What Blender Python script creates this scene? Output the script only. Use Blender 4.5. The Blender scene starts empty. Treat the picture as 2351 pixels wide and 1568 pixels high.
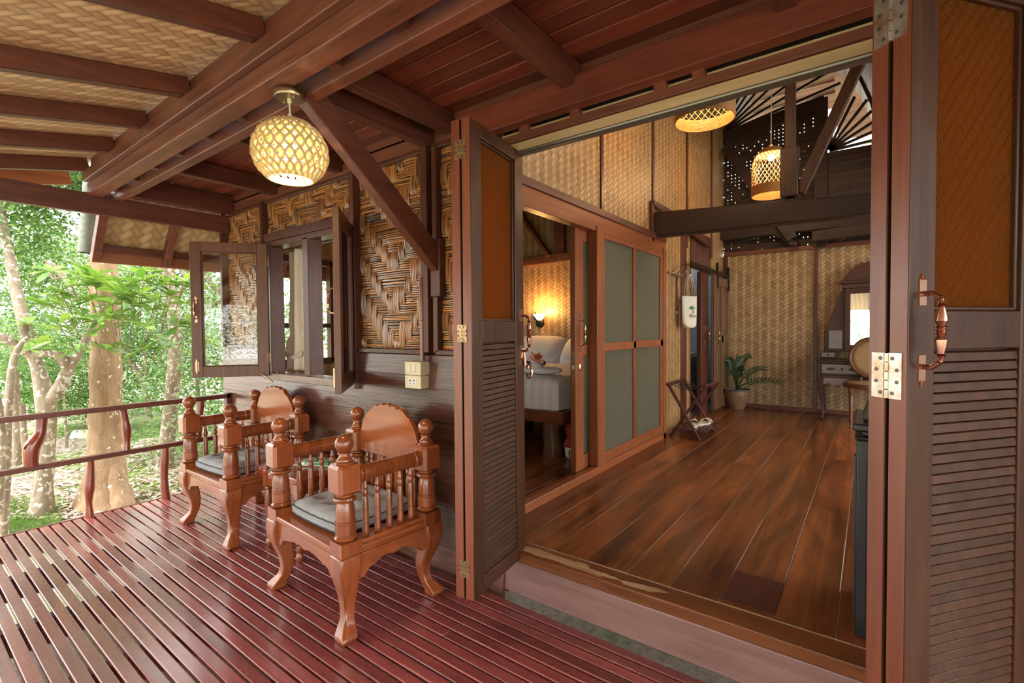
import bpy, math, random
import numpy as np
from mathutils import Vector, Matrix
random.seed(7); rng = np.random.default_rng(7)
S = bpy.context.scene
COL = S.collection
PI = math.pi
# ---------------------------------------------------------------- camera
CAM = Vector((0, 0, 1.25))
FPX = 1103.1
YAW, PITCH, ROLL = -0.64032561, -0.02544295, -0.00806101
fw = Vector((math.sin(YAW)*math.cos(PITCH), math.cos(YAW)*math.cos(PITCH), math.sin(PITCH)))
rt = Vector((math.cos(YAW), -math.sin(YAW), 0)); up = rt.cross(fw)
c, s = math.cos(ROLL), math.sin(ROLL)
rt, up = c*rt + s*up, -s*rt + c*up
cd = bpy.data.cameras.new('camera'); co = bpy.data.objects.new('camera', cd); COL.objects.link(co)
cd.sensor_width = 36; cd.lens = 36*FPX/2351; cd.clip_start = .02; cd.clip_end = 300
R = Matrix((rt, up, -fw)).transposed().to_4x4(); R.translation = CAM
co.matrix_world = R; S.camera = co
def at(u, v, d):
    return CAM + rt*((u-1175.5)/FPX*d) - up*((v-784)/FPX*d) + fw*d
# ---------------------------------------------------------------- world, sun, exposure
S.view_settings.view_transform = 'Standard'; S.view_settings.look = 'None'
S.view_settings.exposure = 1.12; S.view_settings.gamma = 1; S.view_settings.use_curve_mapping = False
W = bpy.data.worlds.new('world'); S.world = W; W.use_nodes = True
bg = W.node_tree.nodes['Background']; bg.inputs[0].default_value = (1, .985, .95, 1); bg.inputs[1].default_value = 2.6
sd = bpy.data.lights.new('sun', 'SUN'); sd.energy = 2.4; sd.angle = .5; sd.color = (1, .95, .86)
so = bpy.data.objects.new('sun', sd); COL.objects.link(so); so.rotation_euler = (math.radians(40), 0, math.radians(-25))
def lamp(name, loc, power, col, rad=.03, kind='POINT', rot=None, size=None):
    d = bpy.data.lights.new(name, kind); d.energy = power; d.color = col
    if kind == 'POINT': d.shadow_soft_size = rad
    if size: d.shape = 'RECTANGLE'; d.size, d.size_y = size
    o = bpy.data.objects.new(name, d); COL.objects.link(o); o.location = loc
    if rot: o.rotation_euler = rot
    return o

# ---------------------------------------------------------------- mesh builder
class MB:
    def __init__(s): s.v = []; s.f = []
    def add(s, v, f):
        n = len(s.v); s.v += [tuple(p) for p in v]; s.f += [tuple(i+n for i in q) for q in f]; return s
    def box(s, x0, x1, y0, y1, z0, z1):
        v = [(x, y, z) for x in (x0, x1) for y in (y0, y1) for z in (z0, z1)]
        return s.add(v, [(0,1,3,2),(4,6,7,5),(0,4,5,1),(2,3,7,6),(0,2,6,4),(1,5,7,3)])
    def bar(s, a, b, w, h, upv=(0,0,1)):
        a, b = Vector(a), Vector(b); d = (b-a).normalized(); u = Vector(upv)
        if abs(d.dot(u)) > .99: u = Vector((0,1,0))
        r = d.cross(u).normalized()*w/2; u = r.cross(d).normalized()*h/2
        v = [p+i*r+j*u for p in (a, b) for i in (-1,1) for j in (-1,1)]
        return s.add(v, [(0,1,3,2),(4,6,7,5),(0,4,5,1),(2,3,7,6),(0,2,6,4),(1,5,7,3)])
    def tube(s, pts, rad, n=8, cap=True, flat=1):
        pts = [Vector(p) for p in pts]; k = len(pts)
        if not hasattr(rad, '__len__'): rad = [rad]*k
        v = []; pu = None
        for i, p in enumerate(pts):
            d = (pts[min(i+1,k-1)]-pts[max(i-1,0)])
            d = d.normalized() if d.length > 1e-9 else Vector((0,0,1))
            if pu is None: pu = Vector((0,0,1)) if abs(d.z) < .9 else Vector((1,0,0))
            r = d.cross(pu).normalized(); u = r.cross(d).normalized(); pu = u
            for j in range(n):
                t = 2*PI*j/n; v.append(p + r*math.cos(t)*rad[i] + u*math.sin(t)*rad[i]*flat)
        f = [(i*n+j, i*n+(j+1)%n, (i+1)*n+(j+1)%n, (i+1)*n+j) for i in range(k-1) for j in range(n)]
        if cap: f += [tuple(range(n))[::-1], tuple(range((k-1)*n, k*n))]
        return s.add(v, f)
    def lathe(s, prof, o=(0,0,0), n=16, axis='z', sx=1, sy=1, cap=True):
        v = []
        for r, z in prof:
            for j in range(n):
                t = 2*PI*j/n; a, b = r*math.cos(t)*sx, r*math.sin(t)*sy
                q = (a, b, z) if axis == 'z' else ((a, z, b) if axis == 'y' else (z, a, b))
                v.append((q[0]+o[0], q[1]+o[1], q[2]+o[2]))
        k = len(prof)
        f = [(i*n+j, i*n+(j+1)%n, (i+1)*n+(j+1)%n, (i+1)*n+j) for i in range(k-1) for j in range(n)]
        if cap: f += [tuple(range(n))[::-1], tuple(range((k-1)*n, k*n))]
        return s.add(v, f)
    def prism(s, poly, t0, t1, axis='y'):
        m = {'y': lambda a, b, t: (a, t, b), 'x': lambda a, b, t: (t, a, b), 'z': lambda a, b, t: (a, b, t)}[axis]
        n = len(poly); v = [m(a, b, t0) for a, b in poly] + [m(a, b, t1) for a, b in poly]
        return s.add(v, [tuple(range(n))[::-1], tuple(range(n, 2*n))] + [(i, (i+1)%n, (i+1)%n+n, i+n) for i in range(n)])
    def grid(s, fn, nu, nv, closeu=False):
        v = [fn(i/nu, j/nv) for j in range(nv+1) for i in range(nu+(0 if closeu else 1))]
        w = nu if closeu else nu+1
        return s.add(v, [(j*w+i, j*w+(i+1)%w, (j+1)*w+(i+1)%w, (j+1)*w+i) for j in range(nv) for i in range(nu)])
    def mv(s, M):
        s.v = [tuple(M @ Vector(p)) for p in s.v]; return s
    def build(s, name, mat, parent=None, smooth=False, bevel=0, seg=2, sub=0, solid=0):
        me = bpy.data.meshes.new(name); me.from_pydata(s.v, [], s.f); me.validate()
        o = bpy.data.objects.new(name, me); COL.objects.link(o)
        if mat: me.materials.append(mat.m if isinstance(mat, Mat) else mat)
        if solid:
            m = o.modifiers.new('solid', 'SOLIDIFY'); m.thickness = solid; m.offset = 0
        if bevel:
            m = o.modifiers.new('bevel', 'BEVEL'); m.width = bevel; m.segments = seg; m.limit_method = 'ANGLE'; m.angle_limit = .6; m.use_clamp_overlap = True
        if sub:
            m = o.modifiers.new('sub', 'SUBSURF'); m.levels = m.render_levels = sub
        if smooth or bevel:
            me.shade_smooth()
            if not sub: me.set_sharp_from_angle(angle=.55)
        if parent: o.parent = parent
        return o
def sphere_prof(r, z, n=8, z0=-1, z1=1):
    a0, a1 = math.asin(z0), math.asin(z1)
    return [(max(.0004, r*math.cos(a0+(a1-a0)*i/n)), z+r*math.sin(a0+(a1-a0)*i/n)) for i in range(n+1)]
def thing(name, label, cat, loc=(0,0,0), rz=0, group=None):
    o = bpy.data.objects.new(name, None); COL.objects.link(o); o.empty_display_size = .1
    o.location = loc; o.rotation_euler = (0,0,rz); o['label'] = label; o['category'] = cat
    if group: o['group'] = group
    return o
def tag(o, label, cat, group=None):
    o['label'] = label; o['category'] = cat
    if group: o['group'] = group
    return o
def struct(name, mb=None, mat=None, **k):
    if mb is None:
        o = bpy.data.objects.new(name, None); COL.objects.link(o)
    else: o = mb.build(name, mat, **k)
    o['kind'] = 'structure'; return o
def dup(root, loc, rz, label, group=None):
    r = root.copy(); COL.objects.link(r); r.location = loc; r.rotation_euler = (0,0,rz); r['label'] = label
    if group: r['group'] = group
    for ch in list(root.children):
        cc = ch.copy(); COL.objects.link(cc); cc.parent = r
        for g in list(ch.children):
            d = g.copy(); COL.objects.link(d); d.parent = cc
    return r

# ---------------------------------------------------------------- materials
class X:                                   # a small arithmetic wrapper over shader sockets
    def __init__(s, nt, k): s.nt = nt; s.k = k
    def op(s, o, b=None, c=None):
        n = s.nt.nodes.new('ShaderNodeMath'); n.operation = o
        for i, q in enumerate((s, b, c)):
            if q is None: continue
            if isinstance(q, X): s.nt.links.new(q.k, n.inputs[i])
            else: n.inputs[i].default_value = q
        return X(s.nt, n.outputs[0])
    def __add__(s, b): return s.op('ADD', b)
    def __sub__(s, b): return s.op('SUBTRACT', b)
    def __mul__(s, b): return s.op('MULTIPLY', b)
    def __lt__(s, b): return s.op('LESS_THAN', b)
    def __gt__(s, b): return s.op('GREATER_THAN', b)
    def fl(s): return s.op('FLOOR')
    def fr(s): return s.op('FRACT')
    def mod(s, b): return s.op('FLOORED_MODULO', b)
    def ab(s): return s.op('ABSOLUTE')
class Mat:
    def __init__(s, name, rough=.5, metal=0, col=None, spec=None, coat=0, coatr=.1):
        s.m = bpy.data.materials.new(name); s.m.use_nodes = True; s.nt = s.m.node_tree
        s.b = s.nt.nodes['Principled BSDF']; s.out = s.nt.nodes['Material Output']
        s.b.inputs['Roughness'].default_value = rough; s.b.inputs['Metallic'].default_value = metal
        if spec is not None: s.b.inputs['Specular IOR Level'].default_value = spec
        if coat: s.b.inputs['Coat Weight'].default_value = coat; s.b.inputs['Coat Roughness'].default_value = coatr
        if col: s.b.inputs['Base Color'].default_value = (*col, 1)
    def n(s, t, **k):
        q = s.nt.nodes.new('ShaderNode'+t)
        for a, b in k.items(): setattr(q, a, b)
        return q
    def l(s, a, b): s.nt.links.new(a.k if isinstance(a, X) else a, b)
    def coord(s): return s.n('TexCoord').outputs['Object']
    def xyz(s):
        q = s.n('SeparateXYZ'); s.l(s.coord(), q.inputs[0]); return [X(s.nt, o) for o in q.outputs]
    def comb(s, a, b, c=0):
        q = s.n('CombineXYZ')
        for i, p in enumerate((a, b, c)):
            if isinstance(p, X): s.l(p, q.inputs[i])
            else: q.inputs[i].default_value = p
        return q.outputs[0]
    def noise(s, vec=None, scale=5, detail=3, rough=.6, sc=None, dist=0):
        q = s.n('TexNoise'); q.inputs['Scale'].default_value = scale; q.inputs['Detail'].default_value = detail
        q.inputs['Roughness'].default_value = rough; q.inputs['Distortion'].default_value = dist
        vec = vec or s.coord()
        if sc:
            mp = s.n('Mapping'); mp.inputs['Scale'].default_value = sc; s.l(vec, mp.inputs[0]); vec = mp.outputs[0]
        s.l(vec, q.inputs['Vector']); return X(s.nt, q.outputs['Fac'])
    def white(s, vec):
        q = s.n('TexWhiteNoise', noise_dimensions='3D'); s.l(vec, q.inputs['Vector']); return X(s.nt, q.outputs['Value'])
    def isl(s): return X(s.nt, s.n('NewGeometry').outputs['Random Per Island'])
    def ramp(s, fac, stops):
        q = s.n('ValToRGB'); e = q.color_ramp.elements
        while len(e) < len(stops): e.new(.5)
        for i, (p, cc) in enumerate(stops): e[i].position = p; e[i].color = (*cc, 1)
        s.l(fac, q.inputs[0]); return q.outputs[0]
    def mix(s, f, a, b, mode='MIX'):
        q = s.n('Mix', data_type='RGBA', blend_type=mode)
        for i, p in ((0, f), (6, a), (7, b)):
            if isinstance(p, (int, float)): q.inputs[i].default_value = p
            elif isinstance(p, tuple): q.inputs[i].default_value = (*p, 1)
            else: s.l(p, q.inputs[i])
        return q.outputs[2]
    def hsv(s, col, val):
        q = s.n('HueSaturation'); s.l(col, q.inputs['Color']); s.l(val, q.inputs['Value']); return q.outputs[0]
    def col(s, c): s.l(c, s.b.inputs['Base Color']); return s
    def bump(s, h, st=.3, dist=.01):
        q = s.n('Bump'); q.inputs['Strength'].default_value = st; q.inputs['Distance'].default_value = dist
        s.l(h, q.inputs['Height']); s.l(q.outputs[0], s.b.inputs['Normal']); return s
    def rough(s, r): s.l(r, s.b.inputs['Roughness']); return s
def wood(name, c1, c2, axis='x', rough=.4, grain=26, var=.35, bump=.12, spec=.5, wear=None, coat=0, fig=.5):
    M = Mat(name, rough, spec=spec, coat=coat, coatr=.16)
    k = {'x': (.06,1,1), 'y': (1,.06,1), 'z': (1,1,.06)}[axis]
    off = M.isl()
    vm = M.n('VectorMath', operation='ADD'); M.l(M.coord(), vm.inputs[0]); M.l(M.comb(off*7, off*13, off*5), vm.inputs[1])
    g = M.noise(vm.outputs[0], grain*2, 4, .65, k, .6)
    h = M.noise(vm.outputs[0], grain*.28, 3, .6, tuple(q*1.0 if q == 1 else .25 for q in k), 1.2)
    col = M.ramp(g*.55+h*fig-(fig-.45)*.5, [(.3, c1), (.72, c2)])
    col = M.hsv(col, off*var+(1-var*.5))
    if wear: 
        w = M.noise(scale=7, detail=10, rough=.8, sc=k); w2 = M.noise(scale=1.7, detail=2)
        col = M.mix(X(M.nt, M.ramp(w*.65+w2*.4, [(.60,(0,0,0)),(.74,(.28,.28,.28))])), col, wear)
    M.col(col); r = M.noise(scale=14, detail=4); M.rough(r*.12+(rough-.06))
    return M.bump(g, bump, .004)
def m(x): return x.m
DECK = wood('varnished_red_deck_wood', (.13,.030,.032), (.37,.088,.082), 'x', .27, 18, .5, .1, .7, wear=(.50,.25,.24), coat=.5)
BEAM = wood('dark_stained_beam_wood', (.075,.024,.015), (.29,.10,.058), 'x', .42, 20, .35)
BEAMY = wood('dark_stained_cross_beam_wood', (.055,.017,.011), (.20,.062,.036), 'y', .40, 20, .3)
BEAMZ = wood('dark_stained_upright_wood', (.05,.016,.010), (.15,.048,.026), 'z', .35, 20, .3)
BLACKWOOD = wood('smoke_darkened_old_timber', (.016,.009,.007), (.06,.03,.02), 'x', .5, 18, .4, .25)
CEIL = wood('red_brown_ceiling_boards', (.10,.024,.015), (.32,.08,.042), 'x', .36, 14, .75, .1)
FASC = wood('orange_brown_fascia_board', (.20,.07,.03), (.38,.15,.07), 'y', .45, 16, .3)
LEAFW = wood('varnished_door_wood', (.032,.013,.007), (.090,.036,.017), 'z', .34, 22, .3, .08, .4)
EDGEW = wood('saw_marked_door_edge', (.13,.035,.018), (.27,.08,.04), 'z', .3, 16, .3, .1, .6)
ORANGE = wood('warm_orange_frame_wood', (.17,.048,.017), (.35,.112,.040), 'z', .33, 15, .3, .06)
ORANGEY = wood('warm_orange_rail_wood', (.17,.048,.017), (.35,.112,.040), 'y', .33, 15, .3, .06)
CREAMW = wood('unfinished_pale_wood', (.42,.29,.14), (.66,.50,.28), 'x', .6, 12, .1)
CHAIR = wood('polished_teak_armchair_wood', (.15,.034,.010), (.42,.115,.033), 'z', .22, 11, .3, .03, .6, coat=.5)
CHAIRX = wood('polished_teak_board', (.19,.045,.013), (.47,.135,.040), 'x', .22, 9, .2, .03, .6, coat=.35)
FLOORW = wood('worn_brown_floor_planks', (.045,.014,.006), (.34,.105,.03), 'y', .24, 7, .55, .06, .5, wear=(.24,.10,.045), fig=.8)
CLAP = wood('glossy_dark_clapboard', (.06,.022,.016), (.18,.075,.05), 'x', .2, 20, .35, .35, .6)
SILL = wood('painted_maroon_sill_beam', (.18,.095,.085), (.33,.19,.17), 'x', .3, 18, .2, .3, .5, wear=(.36,.26,.26))
OLDD = wood('old_panelled_door_wood', (.09,.045,.02), (.20,.11,.055), 'z', .4, 18, .2)
LOGW = wood('lacquered_log', (.10,.016,.008), (.40,.085,.03), 'z', .18, 6, .2, .25, .7, coat=.4)
DESK = wood('carved_dark_rosewood', (.035,.013,.009), (.11,.045,.028), 'x', .42, 16, .2, .2)
DESKL = wood('greyish_drawer_front_wood', (.10,.055,.045), (.24,.15,.12), 'x', .22, 16, .2)
def weave(name, sx, a, b, dark=(.30,.175,.075), light=(.55,.385,.19), rot=True, st=.55, rough=.42):
    """twill bamboo matting: strips of width sx over object axes a, b"""
    M = Mat(name, rough, spec=.45); c3 = M.xyz(); p, q = c3[a]*(1/sx), c3[b]*(1/sx)
    w = M.noise(scale=1.6, detail=1)*.5
    p, q = p+w, q+w
    if rot: p, q = (p+q)*.7071, (p-q)*.7071
    i, j = p.fl(), q.fl()
    A = (i+j).mod(4) < 2
    ta = (p+j).mod(4)*.5; tb = ((q+i).mod(4)-2)*.5
    nA = A*-1+1
    t = A*ta + nA*tb; ac = A*q.fr() + nA*p.fr()
    e = (ac*2-1).ab(); h = (t*PI).op('SINE').op('POWER', .4)*((e*e*e)*-.75+1)
    idr = M.white(M.comb(A*j+nA*(i+57), (A*(p+j)+nA*(q+i)).op('MULTIPLY', .25).fl(), 1))
    fib = M.noise(M.comb(A*p*.15+nA*p*3, nA*q*.15+A*q*3, 0), 4, 2)
    big = M.noise(scale=2.2, detail=3)
    f = idr*.26 + fib*.35 + big*.30 + A*.26
    col = M.ramp(f, [(.30, dark), (.55, tuple((x+y)/2 for x, y in zip(dark, light))), (.8, light)])
    col = M.mix(h*.65+.35, tuple(x*.5 for x in dark), col)
    M.col(col); return M.bump(h, st, .004)
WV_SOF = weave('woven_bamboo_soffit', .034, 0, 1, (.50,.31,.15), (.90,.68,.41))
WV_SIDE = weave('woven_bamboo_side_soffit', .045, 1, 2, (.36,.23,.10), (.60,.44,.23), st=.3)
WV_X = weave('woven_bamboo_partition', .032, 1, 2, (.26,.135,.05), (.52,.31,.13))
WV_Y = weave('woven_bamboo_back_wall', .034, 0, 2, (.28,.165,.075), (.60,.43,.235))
GOLDM = Mat('aged_brass', .28, 1, (.45,.36,.22)); COPPER = Mat('copper_handle_metal', .22, 1, (.62,.36,.26))
def metal(name, c, rough, rust=None):
    M = Mat(name, rough, .85); n = M.noise(scale=30, detail=5); col = M.ramp(n, [(.42, c), (.68, rust or tuple(x*.7 for x in c))]); M.col(col); return M.bump(n, .2, .002)
GALV = metal('weathered_galvanised_pipe', (.24,.26,.22), .6, (.15,.17,.14)); HINGE = metal('rusty_steel_hinge', (.62,.62,.58), .35, (.45,.28,.16)); HINGB = metal('brass_butt_hinge', (.42,.30,.15), .35, (.30,.17,.09))
IRON = Mat('black_iron', .4, .8, (.03,.028,.026)); SCREW = Mat('dark_screw', .4, .8, (.14,.12,.11)); TRACK = Mat('grey_metal_track', .4, .7, (.25,.24,.21))
def flat(name, c, rough=.5, var=.15, sc=6, bump=0, **k):
    M = Mat(name, rough, **k); n = M.noise(scale=sc, detail=4); M.col(M.ramp(n, [(.3, tuple(x*(1-var) for x in c)), (.7, tuple(min(1, x*(1+var)) for x in c))]))
    if bump: M.bump(n, bump, .004)
    return M
CUSH = flat('grey_cushion_cotton', (.30,.315,.345), .8, .12, 20, .25); PIPING = flat('dark_cushion_piping', (.05,.05,.055), .8)
CREAMP = flat('cream_plastic', (.74,.68,.48), .35, .04); WHITEP = flat('white_plastic', (.82,.82,.78), .3, .03); DARKP = Mat('dark_slot', .6, 0, (.02,.02,.02))
THRESH = wood('worn_threshold_plank', (.05,.016,.008), (.30,.095,.03), 'x', .3, 14, .2, .15)
_c = [l.from_socket for l in THRESH.nt.links if l.to_socket == THRESH.b.inputs['Base Color']][0]; _X = THRESH.xyz(); _n = THRESH.noise(scale=9, detail=6, sc=(.5,2,1))
_k = (((_X[0]+1.03).ab()+(_n-.5)*.35) < .36)*(((_X[1]-1.838).ab()+(_n-.5)*.13) < .022); THRESH.col(THRESH.mix(_k, _c, THRESH.ramp(_n, [(.35,(.40,.22,.11)),(.65,(.66,.45,.28))])))
SHEET = Mat('white_striped_satin_sheet', .55); x3 = SHEET.xyz(); st = (x3[0]*12.5).fr() > .5
SHEET.col(SHEET.mix(st, (.78,.77,.78), (.70,.69,.72))); SHEET.bump(SHEET.noise(scale=7, detail=3), .35, .02)
PILLOW = Mat('white_striped_satin_pillow', .55); x3 = PILLOW.xyz(); PILLOW.col(PILLOW.mix((x3[2]*24).fr() > .5, (.80,.79,.80), (.70,.69,.73))); PILLOW.bump(PILLOW.noise(scale=6, detail=2), .3, .02)
TOWEL = flat('white_towel', (.80,.80,.80), .9, .05, 90, .5); CURT = flat('beige_curtain_cloth', (.72,.64,.53), .75, .08, 60, .2)
REDL = flat('red_leather', (.38,.03,.018), .4, .15, 25, .2); BLACKP = flat('black_lacquered_cabinet_paint', (.020,.022,.026), .3, .2)
OLIVE = flat('dark_olive_cloth', (.07,.065,.035), .5, .2); CREAMF = flat('natural_canvas', (.72,.68,.58), .85, .06, 60, .2); STRAPB = flat('black_webbing', (.02,.02,.022), .7)
RACKW = wood('mahogany_rack_wood', (.045,.012,.012), (.13,.035,.032), 'z', .3, 20, .1); RATTAN = flat('golden_rattan_cane', (.46,.22,.065), .5, .2, 30, .3); CANE = weave('woven_cane_seat', .008, 0, 2, (.32,.19,.08), (.52,.35,.17), rot=False, st=.3)
CANEF = weave('woven_cane_seat_top', .008, 0, 1, (.32,.19,.08), (.52,.35,.17), rot=False, st=.3)
POT = flat('brown_glazed_stoneware', (.24,.135,.075), .45, .25, 12, .4); POTR = flat('dark_pot_rim', (.12,.13,.11), .4); SOIL = flat('potting_soil', (.03,.02,.015), .9)
TILE = Mat('grey_bathroom_tiles', .3); br = TILE.n('TexBrick'); TILE.l(TILE.comb(TILE.xyz()[1], TILE.xyz()[2]), br.inputs['Vector']); br.offset = 0
for k_, v_ in (('Color1', (.24,.26,.27,1)), ('Color2', (.19,.21,.22,1)), ('Mortar', (.32,.33,.33,1))): br.inputs[k_].default_value = v_
br.inputs['Scale'].default_value = 1; br.inputs['Mortar Size'].default_value = .004; br.inputs['Brick Width'].default_value = .3; br.inputs['Row Height'].default_value = .3
TILE.col(br.outputs[0])
def leafm(name, a, b, tr=.35):
    M = Mat(name, .34, spec=.7); g = M.isl(); col = M.ramp(g, [(.0, a), (1, b)]); M.col(col)
    t = M.n('BsdfTranslucent'); M.l(M.mix(1, col, (1.0,1.0,.45), 'MULTIPLY'), t.inputs[0]); mx = M.n('MixShader'); mx.inputs[0].default_value = tr
    M.l(M.b.outputs[0], mx.inputs[1]); M.l(t.outputs[0], mx.inputs[2]); M.l(mx.outputs[0], M.out.inputs[0]); return M
LF1 = leafm('bright_green_leaf', (.065,.18,.055), (.27,.45,.14)); LF2 = leafm('deep_green_leaf', (.04,.13,.045), (.20,.34,.11)); LF3 = leafm('yellow_green_leaf', (.11,.25,.05), (.29,.44,.11)); LFP = leafm('dark_glossy_houseplant_leaf', (.012,.055,.02), (.05,.13,.05), .1)
def bark(name, a, b, spots=(.62,.60,.55), sz=.03, th=.66):
    M = Mat(name, .85); n = M.noise(scale=14, detail=6, rough=.7, sc=(1,1,.25)); col = M.ramp(n, [(.3, a), (.7, b)])
    sp = M.noise(scale=22, detail=1.5); col = M.mix(X(M.nt, M.ramp(sp, [(th, (0,0,0)), (th+.03, (1,1,1))])), col, spots); M.col(col); return M.bump(n, .6, .02)
BK1 = bark('tan_bark_with_white_lichen', (.20,.12,.065), (.42,.28,.165)); BK2 = bark('pale_mottled_bark', (.15,.11,.075), (.38,.31,.225), (.55,.52,.44), th=.56); BK3 = bark('brown_branch_bark', (.15,.10,.07), (.33,.25,.18), (.5,.48,.42), th=.6)
GRD = Mat('leaf_littered_ground', .95); n1 = GRD.noise(scale=.9, detail=4); n2 = GRD.noise(scale=22, detail=6, rough=.8)
GRD.col(GRD.mix(X(GRD.nt, GRD.ramp(n1, [(.5,(0,0,0)),(.6,(1,1,1))])), GRD.ramp(n2, [(.35,(.34,.26,.21)),(.5,(.66,.56,.48)),(.7,(.82,.75,.67))]), GRD.ramp(n2, [(.3,(.12,.22,.04)),(.7,(.34,.46,.12))]))); GRD.bump(n2, .8, .03)
def glass(name, c, rough, ior=1.45, bumpf=None):
    M = Mat(name, rough, col=c); M.b.inputs['Transmission Weight'].default_value = 1; M.b.inputs['IOR'].default_value = ior
    if bumpf: bumpf(M)
    return M
def clearpane(name):
    M = Mat(name, .02); gl = M.n('BsdfGlossy'); gl.inputs['Roughness'].default_value = .01; tr = M.n('BsdfTransparent'); tr.inputs[0].default_value = (.94,.96,.95,1)
    fr = M.n('Fresnel'); fr.inputs[0].default_value = 1.5; mx = M.n('MixShader')
    M.l((X(M.nt, fr.outputs[0])*1.5).op('MINIMUM', 1), mx.inputs[0]); M.l(tr.outputs[0], mx.inputs[1]); M.l(gl.outputs[0], mx.inputs[2]); M.l(mx.outputs[0], M.out.inputs[0]); return M
CLEAR = clearpane('clear_window_glass')
def diam(a, b, s, k=1.7):
    def f(M):
        x = M.xyz(); u, v = x[a]*(1/s), x[b]*(1/(s*k)); d = (u.fr()*2-1).ab()+(v.fr()*2-1).ab()
        e = ((d-1).ab()*5).op('MINIMUM', 1); r = ((d-1).ab()*14).op('SINE'); M.bump(e*.7+r*.3+M.noise(scale=120, detail=1)*.4, 1, .014)
    return f
AMBER = Mat('amber_figured_glass', .12, spec=.8)
diam(1, 2, .026)(AMBER)
AMBER.b.inputs['Base Color'].default_value = (.48,.21,.034,1)
_t = AMBER.n('BsdfTranslucent'); _t.inputs[0].default_value = (1,.50,.08,1); _r = AMBER.n('BsdfRefraction'); _r.inputs['Color'].default_value = (1,.55,.12,1); _r.inputs['Roughness'].default_value = .12
_bn = [q for q in AMBER.nt.nodes if q.type == 'BUMP'][0]; AMBER.l(_bn.outputs[0], _r.inputs['Normal'])
_m1 = AMBER.n('MixShader'); _m1.inputs[0].default_value = .55; AMBER.l(_t.outputs[0], _m1.inputs[1]); AMBER.l(_r.outputs[0], _m1.inputs[2])
_m2 = AMBER.n('MixShader'); _m2.inputs[0].default_value = .30; AMBER.l(_m1.outputs[0], _m2.inputs[1]); AMBER.l(AMBER.b.outputs[0], _m2.inputs[2]); AMBER.l(_m2.outputs[0], AMBER.out.inputs[0])
FIG = Mat('green_grey_figured_glass', .3, spec=.6); diam(1, 2, .020, 1)(FIG); FIG.b.inputs['Base Color'].default_value = (.30,.31,.22,1)
_t = FIG.n('BsdfTranslucent'); _t.inputs[0].default_value = (.95,.92,.70,1); _r = FIG.n('BsdfRefraction'); _r.inputs['Color'].default_value = (.85,.84,.66,1); _r.inputs['Roughness'].default_value = .35
_x, _y, _z = FIG.xyz(); _e = (((_y*50).fr()*2-1).ab()+((_z*50).fr()*2-1).ab()-1).ab(); FIG.l(FIG.mix(_e, (.50,.48,.34), (.98,.94,.74)), _t.inputs[0]); FIG.col(FIG.mix(_e, (.55,.53,.40), (.80,.77,.60)))
_m1 = FIG.n('MixShader'); _m1.inputs[0].default_value = .35; FIG.l(_t.outputs[0], _m1.inputs[1]); FIG.l(_r.outputs[0], _m1.inputs[2]); _m2 = FIG.n('MixShader'); _m2.inputs[0].default_value = .5
FIG.l(_m1.outputs[0], _m2.inputs[1]); FIG.l(FIG.b.outputs[0], _m2.inputs[2]); FIG.l(_m2.outputs[0], FIG.out.inputs[0])
MIRR = Mat('mirror_silver', .02, 1, (.86,.86,.86))
def emit(name, c, st):
    M = Mat(name); M.b.inputs['Base Color'].default_value = (*c,1); M.b.inputs['Emission Color'].default_value = (*c,1); M.b.inputs['Emission Strength'].default_value = st; return M
BULB = emit('glowing_bulb', (1,.80,.50), 9); SCON = emit('glowing_frosted_petal_shade', (1,.55,.16), 6)
def strand(name, c, tr=.4):
    M = flat(name, c, .55, .1, 40); t = M.n('BsdfTranslucent'); t.inputs[0].default_value = (*c,1); mx = M.n('MixShader'); mx.inputs[0].default_value = tr
    M.l(M.b.outputs[0], mx.inputs[1]); M.l(t.outputs[0], mx.inputs[2]); M.l(mx.outputs[0], M.out.inputs[0]); return M
WATER = strand('pale_water_hyacinth_rope', (.62,.56,.38), .45); WATERI = strand('pale_inner_leaf_strip', (.80,.66,.38), .5)
BAMB = Mat('varnished_split_bamboo', .22, spec=.6, coat=.3)
_o = BAMB.isl(); _x = BAMB.noise(scale=60, detail=4, sc=(1,1,1)); _c = BAMB.ramp(_o*.8+_x*.3, [(.15,(.07,.05,.04)),(.32,(.17,.10,.06)),(.55,(.38,.15,.045)),(.98,(.62,.28,.085))]); BAMB.col(_c); BAMB.bump(_x, .5, .004)
LATT = Mat('dark_pierced_bamboo_matting', .6)
_x, _y, _z = LATT.xyz(); _u, _v = _x*22, _z*22
_g = LATT.white(LATT.comb(_u.fl(), _v.fl(), 0)); _big = LATT.noise(scale=2.6, detail=2)
_h = ((_u.fr()-.5).ab() < .09)*((_v.fr()-.5).ab() < .12)*((_g*.55+_big) > .90)
_c = LATT.ramp(LATT.white(LATT.comb((_u*.5).fl(), (_v*2).fl(), 2)), [(0,(.018,.010,.008)),(1,(.07,.032,.02))]); LATT.col(_c)
_t = LATT.n('BsdfTransparent'); _mx = LATT.n('MixShader'); LATT.l(_h, _mx.inputs[0]); LATT.l(LATT.b.outputs[0], _mx.inputs[1]); LATT.l(_t.outputs[0], _mx.inputs[2]); LATT.l(_mx.outputs[0], LATT.out.inputs[0])
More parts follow.
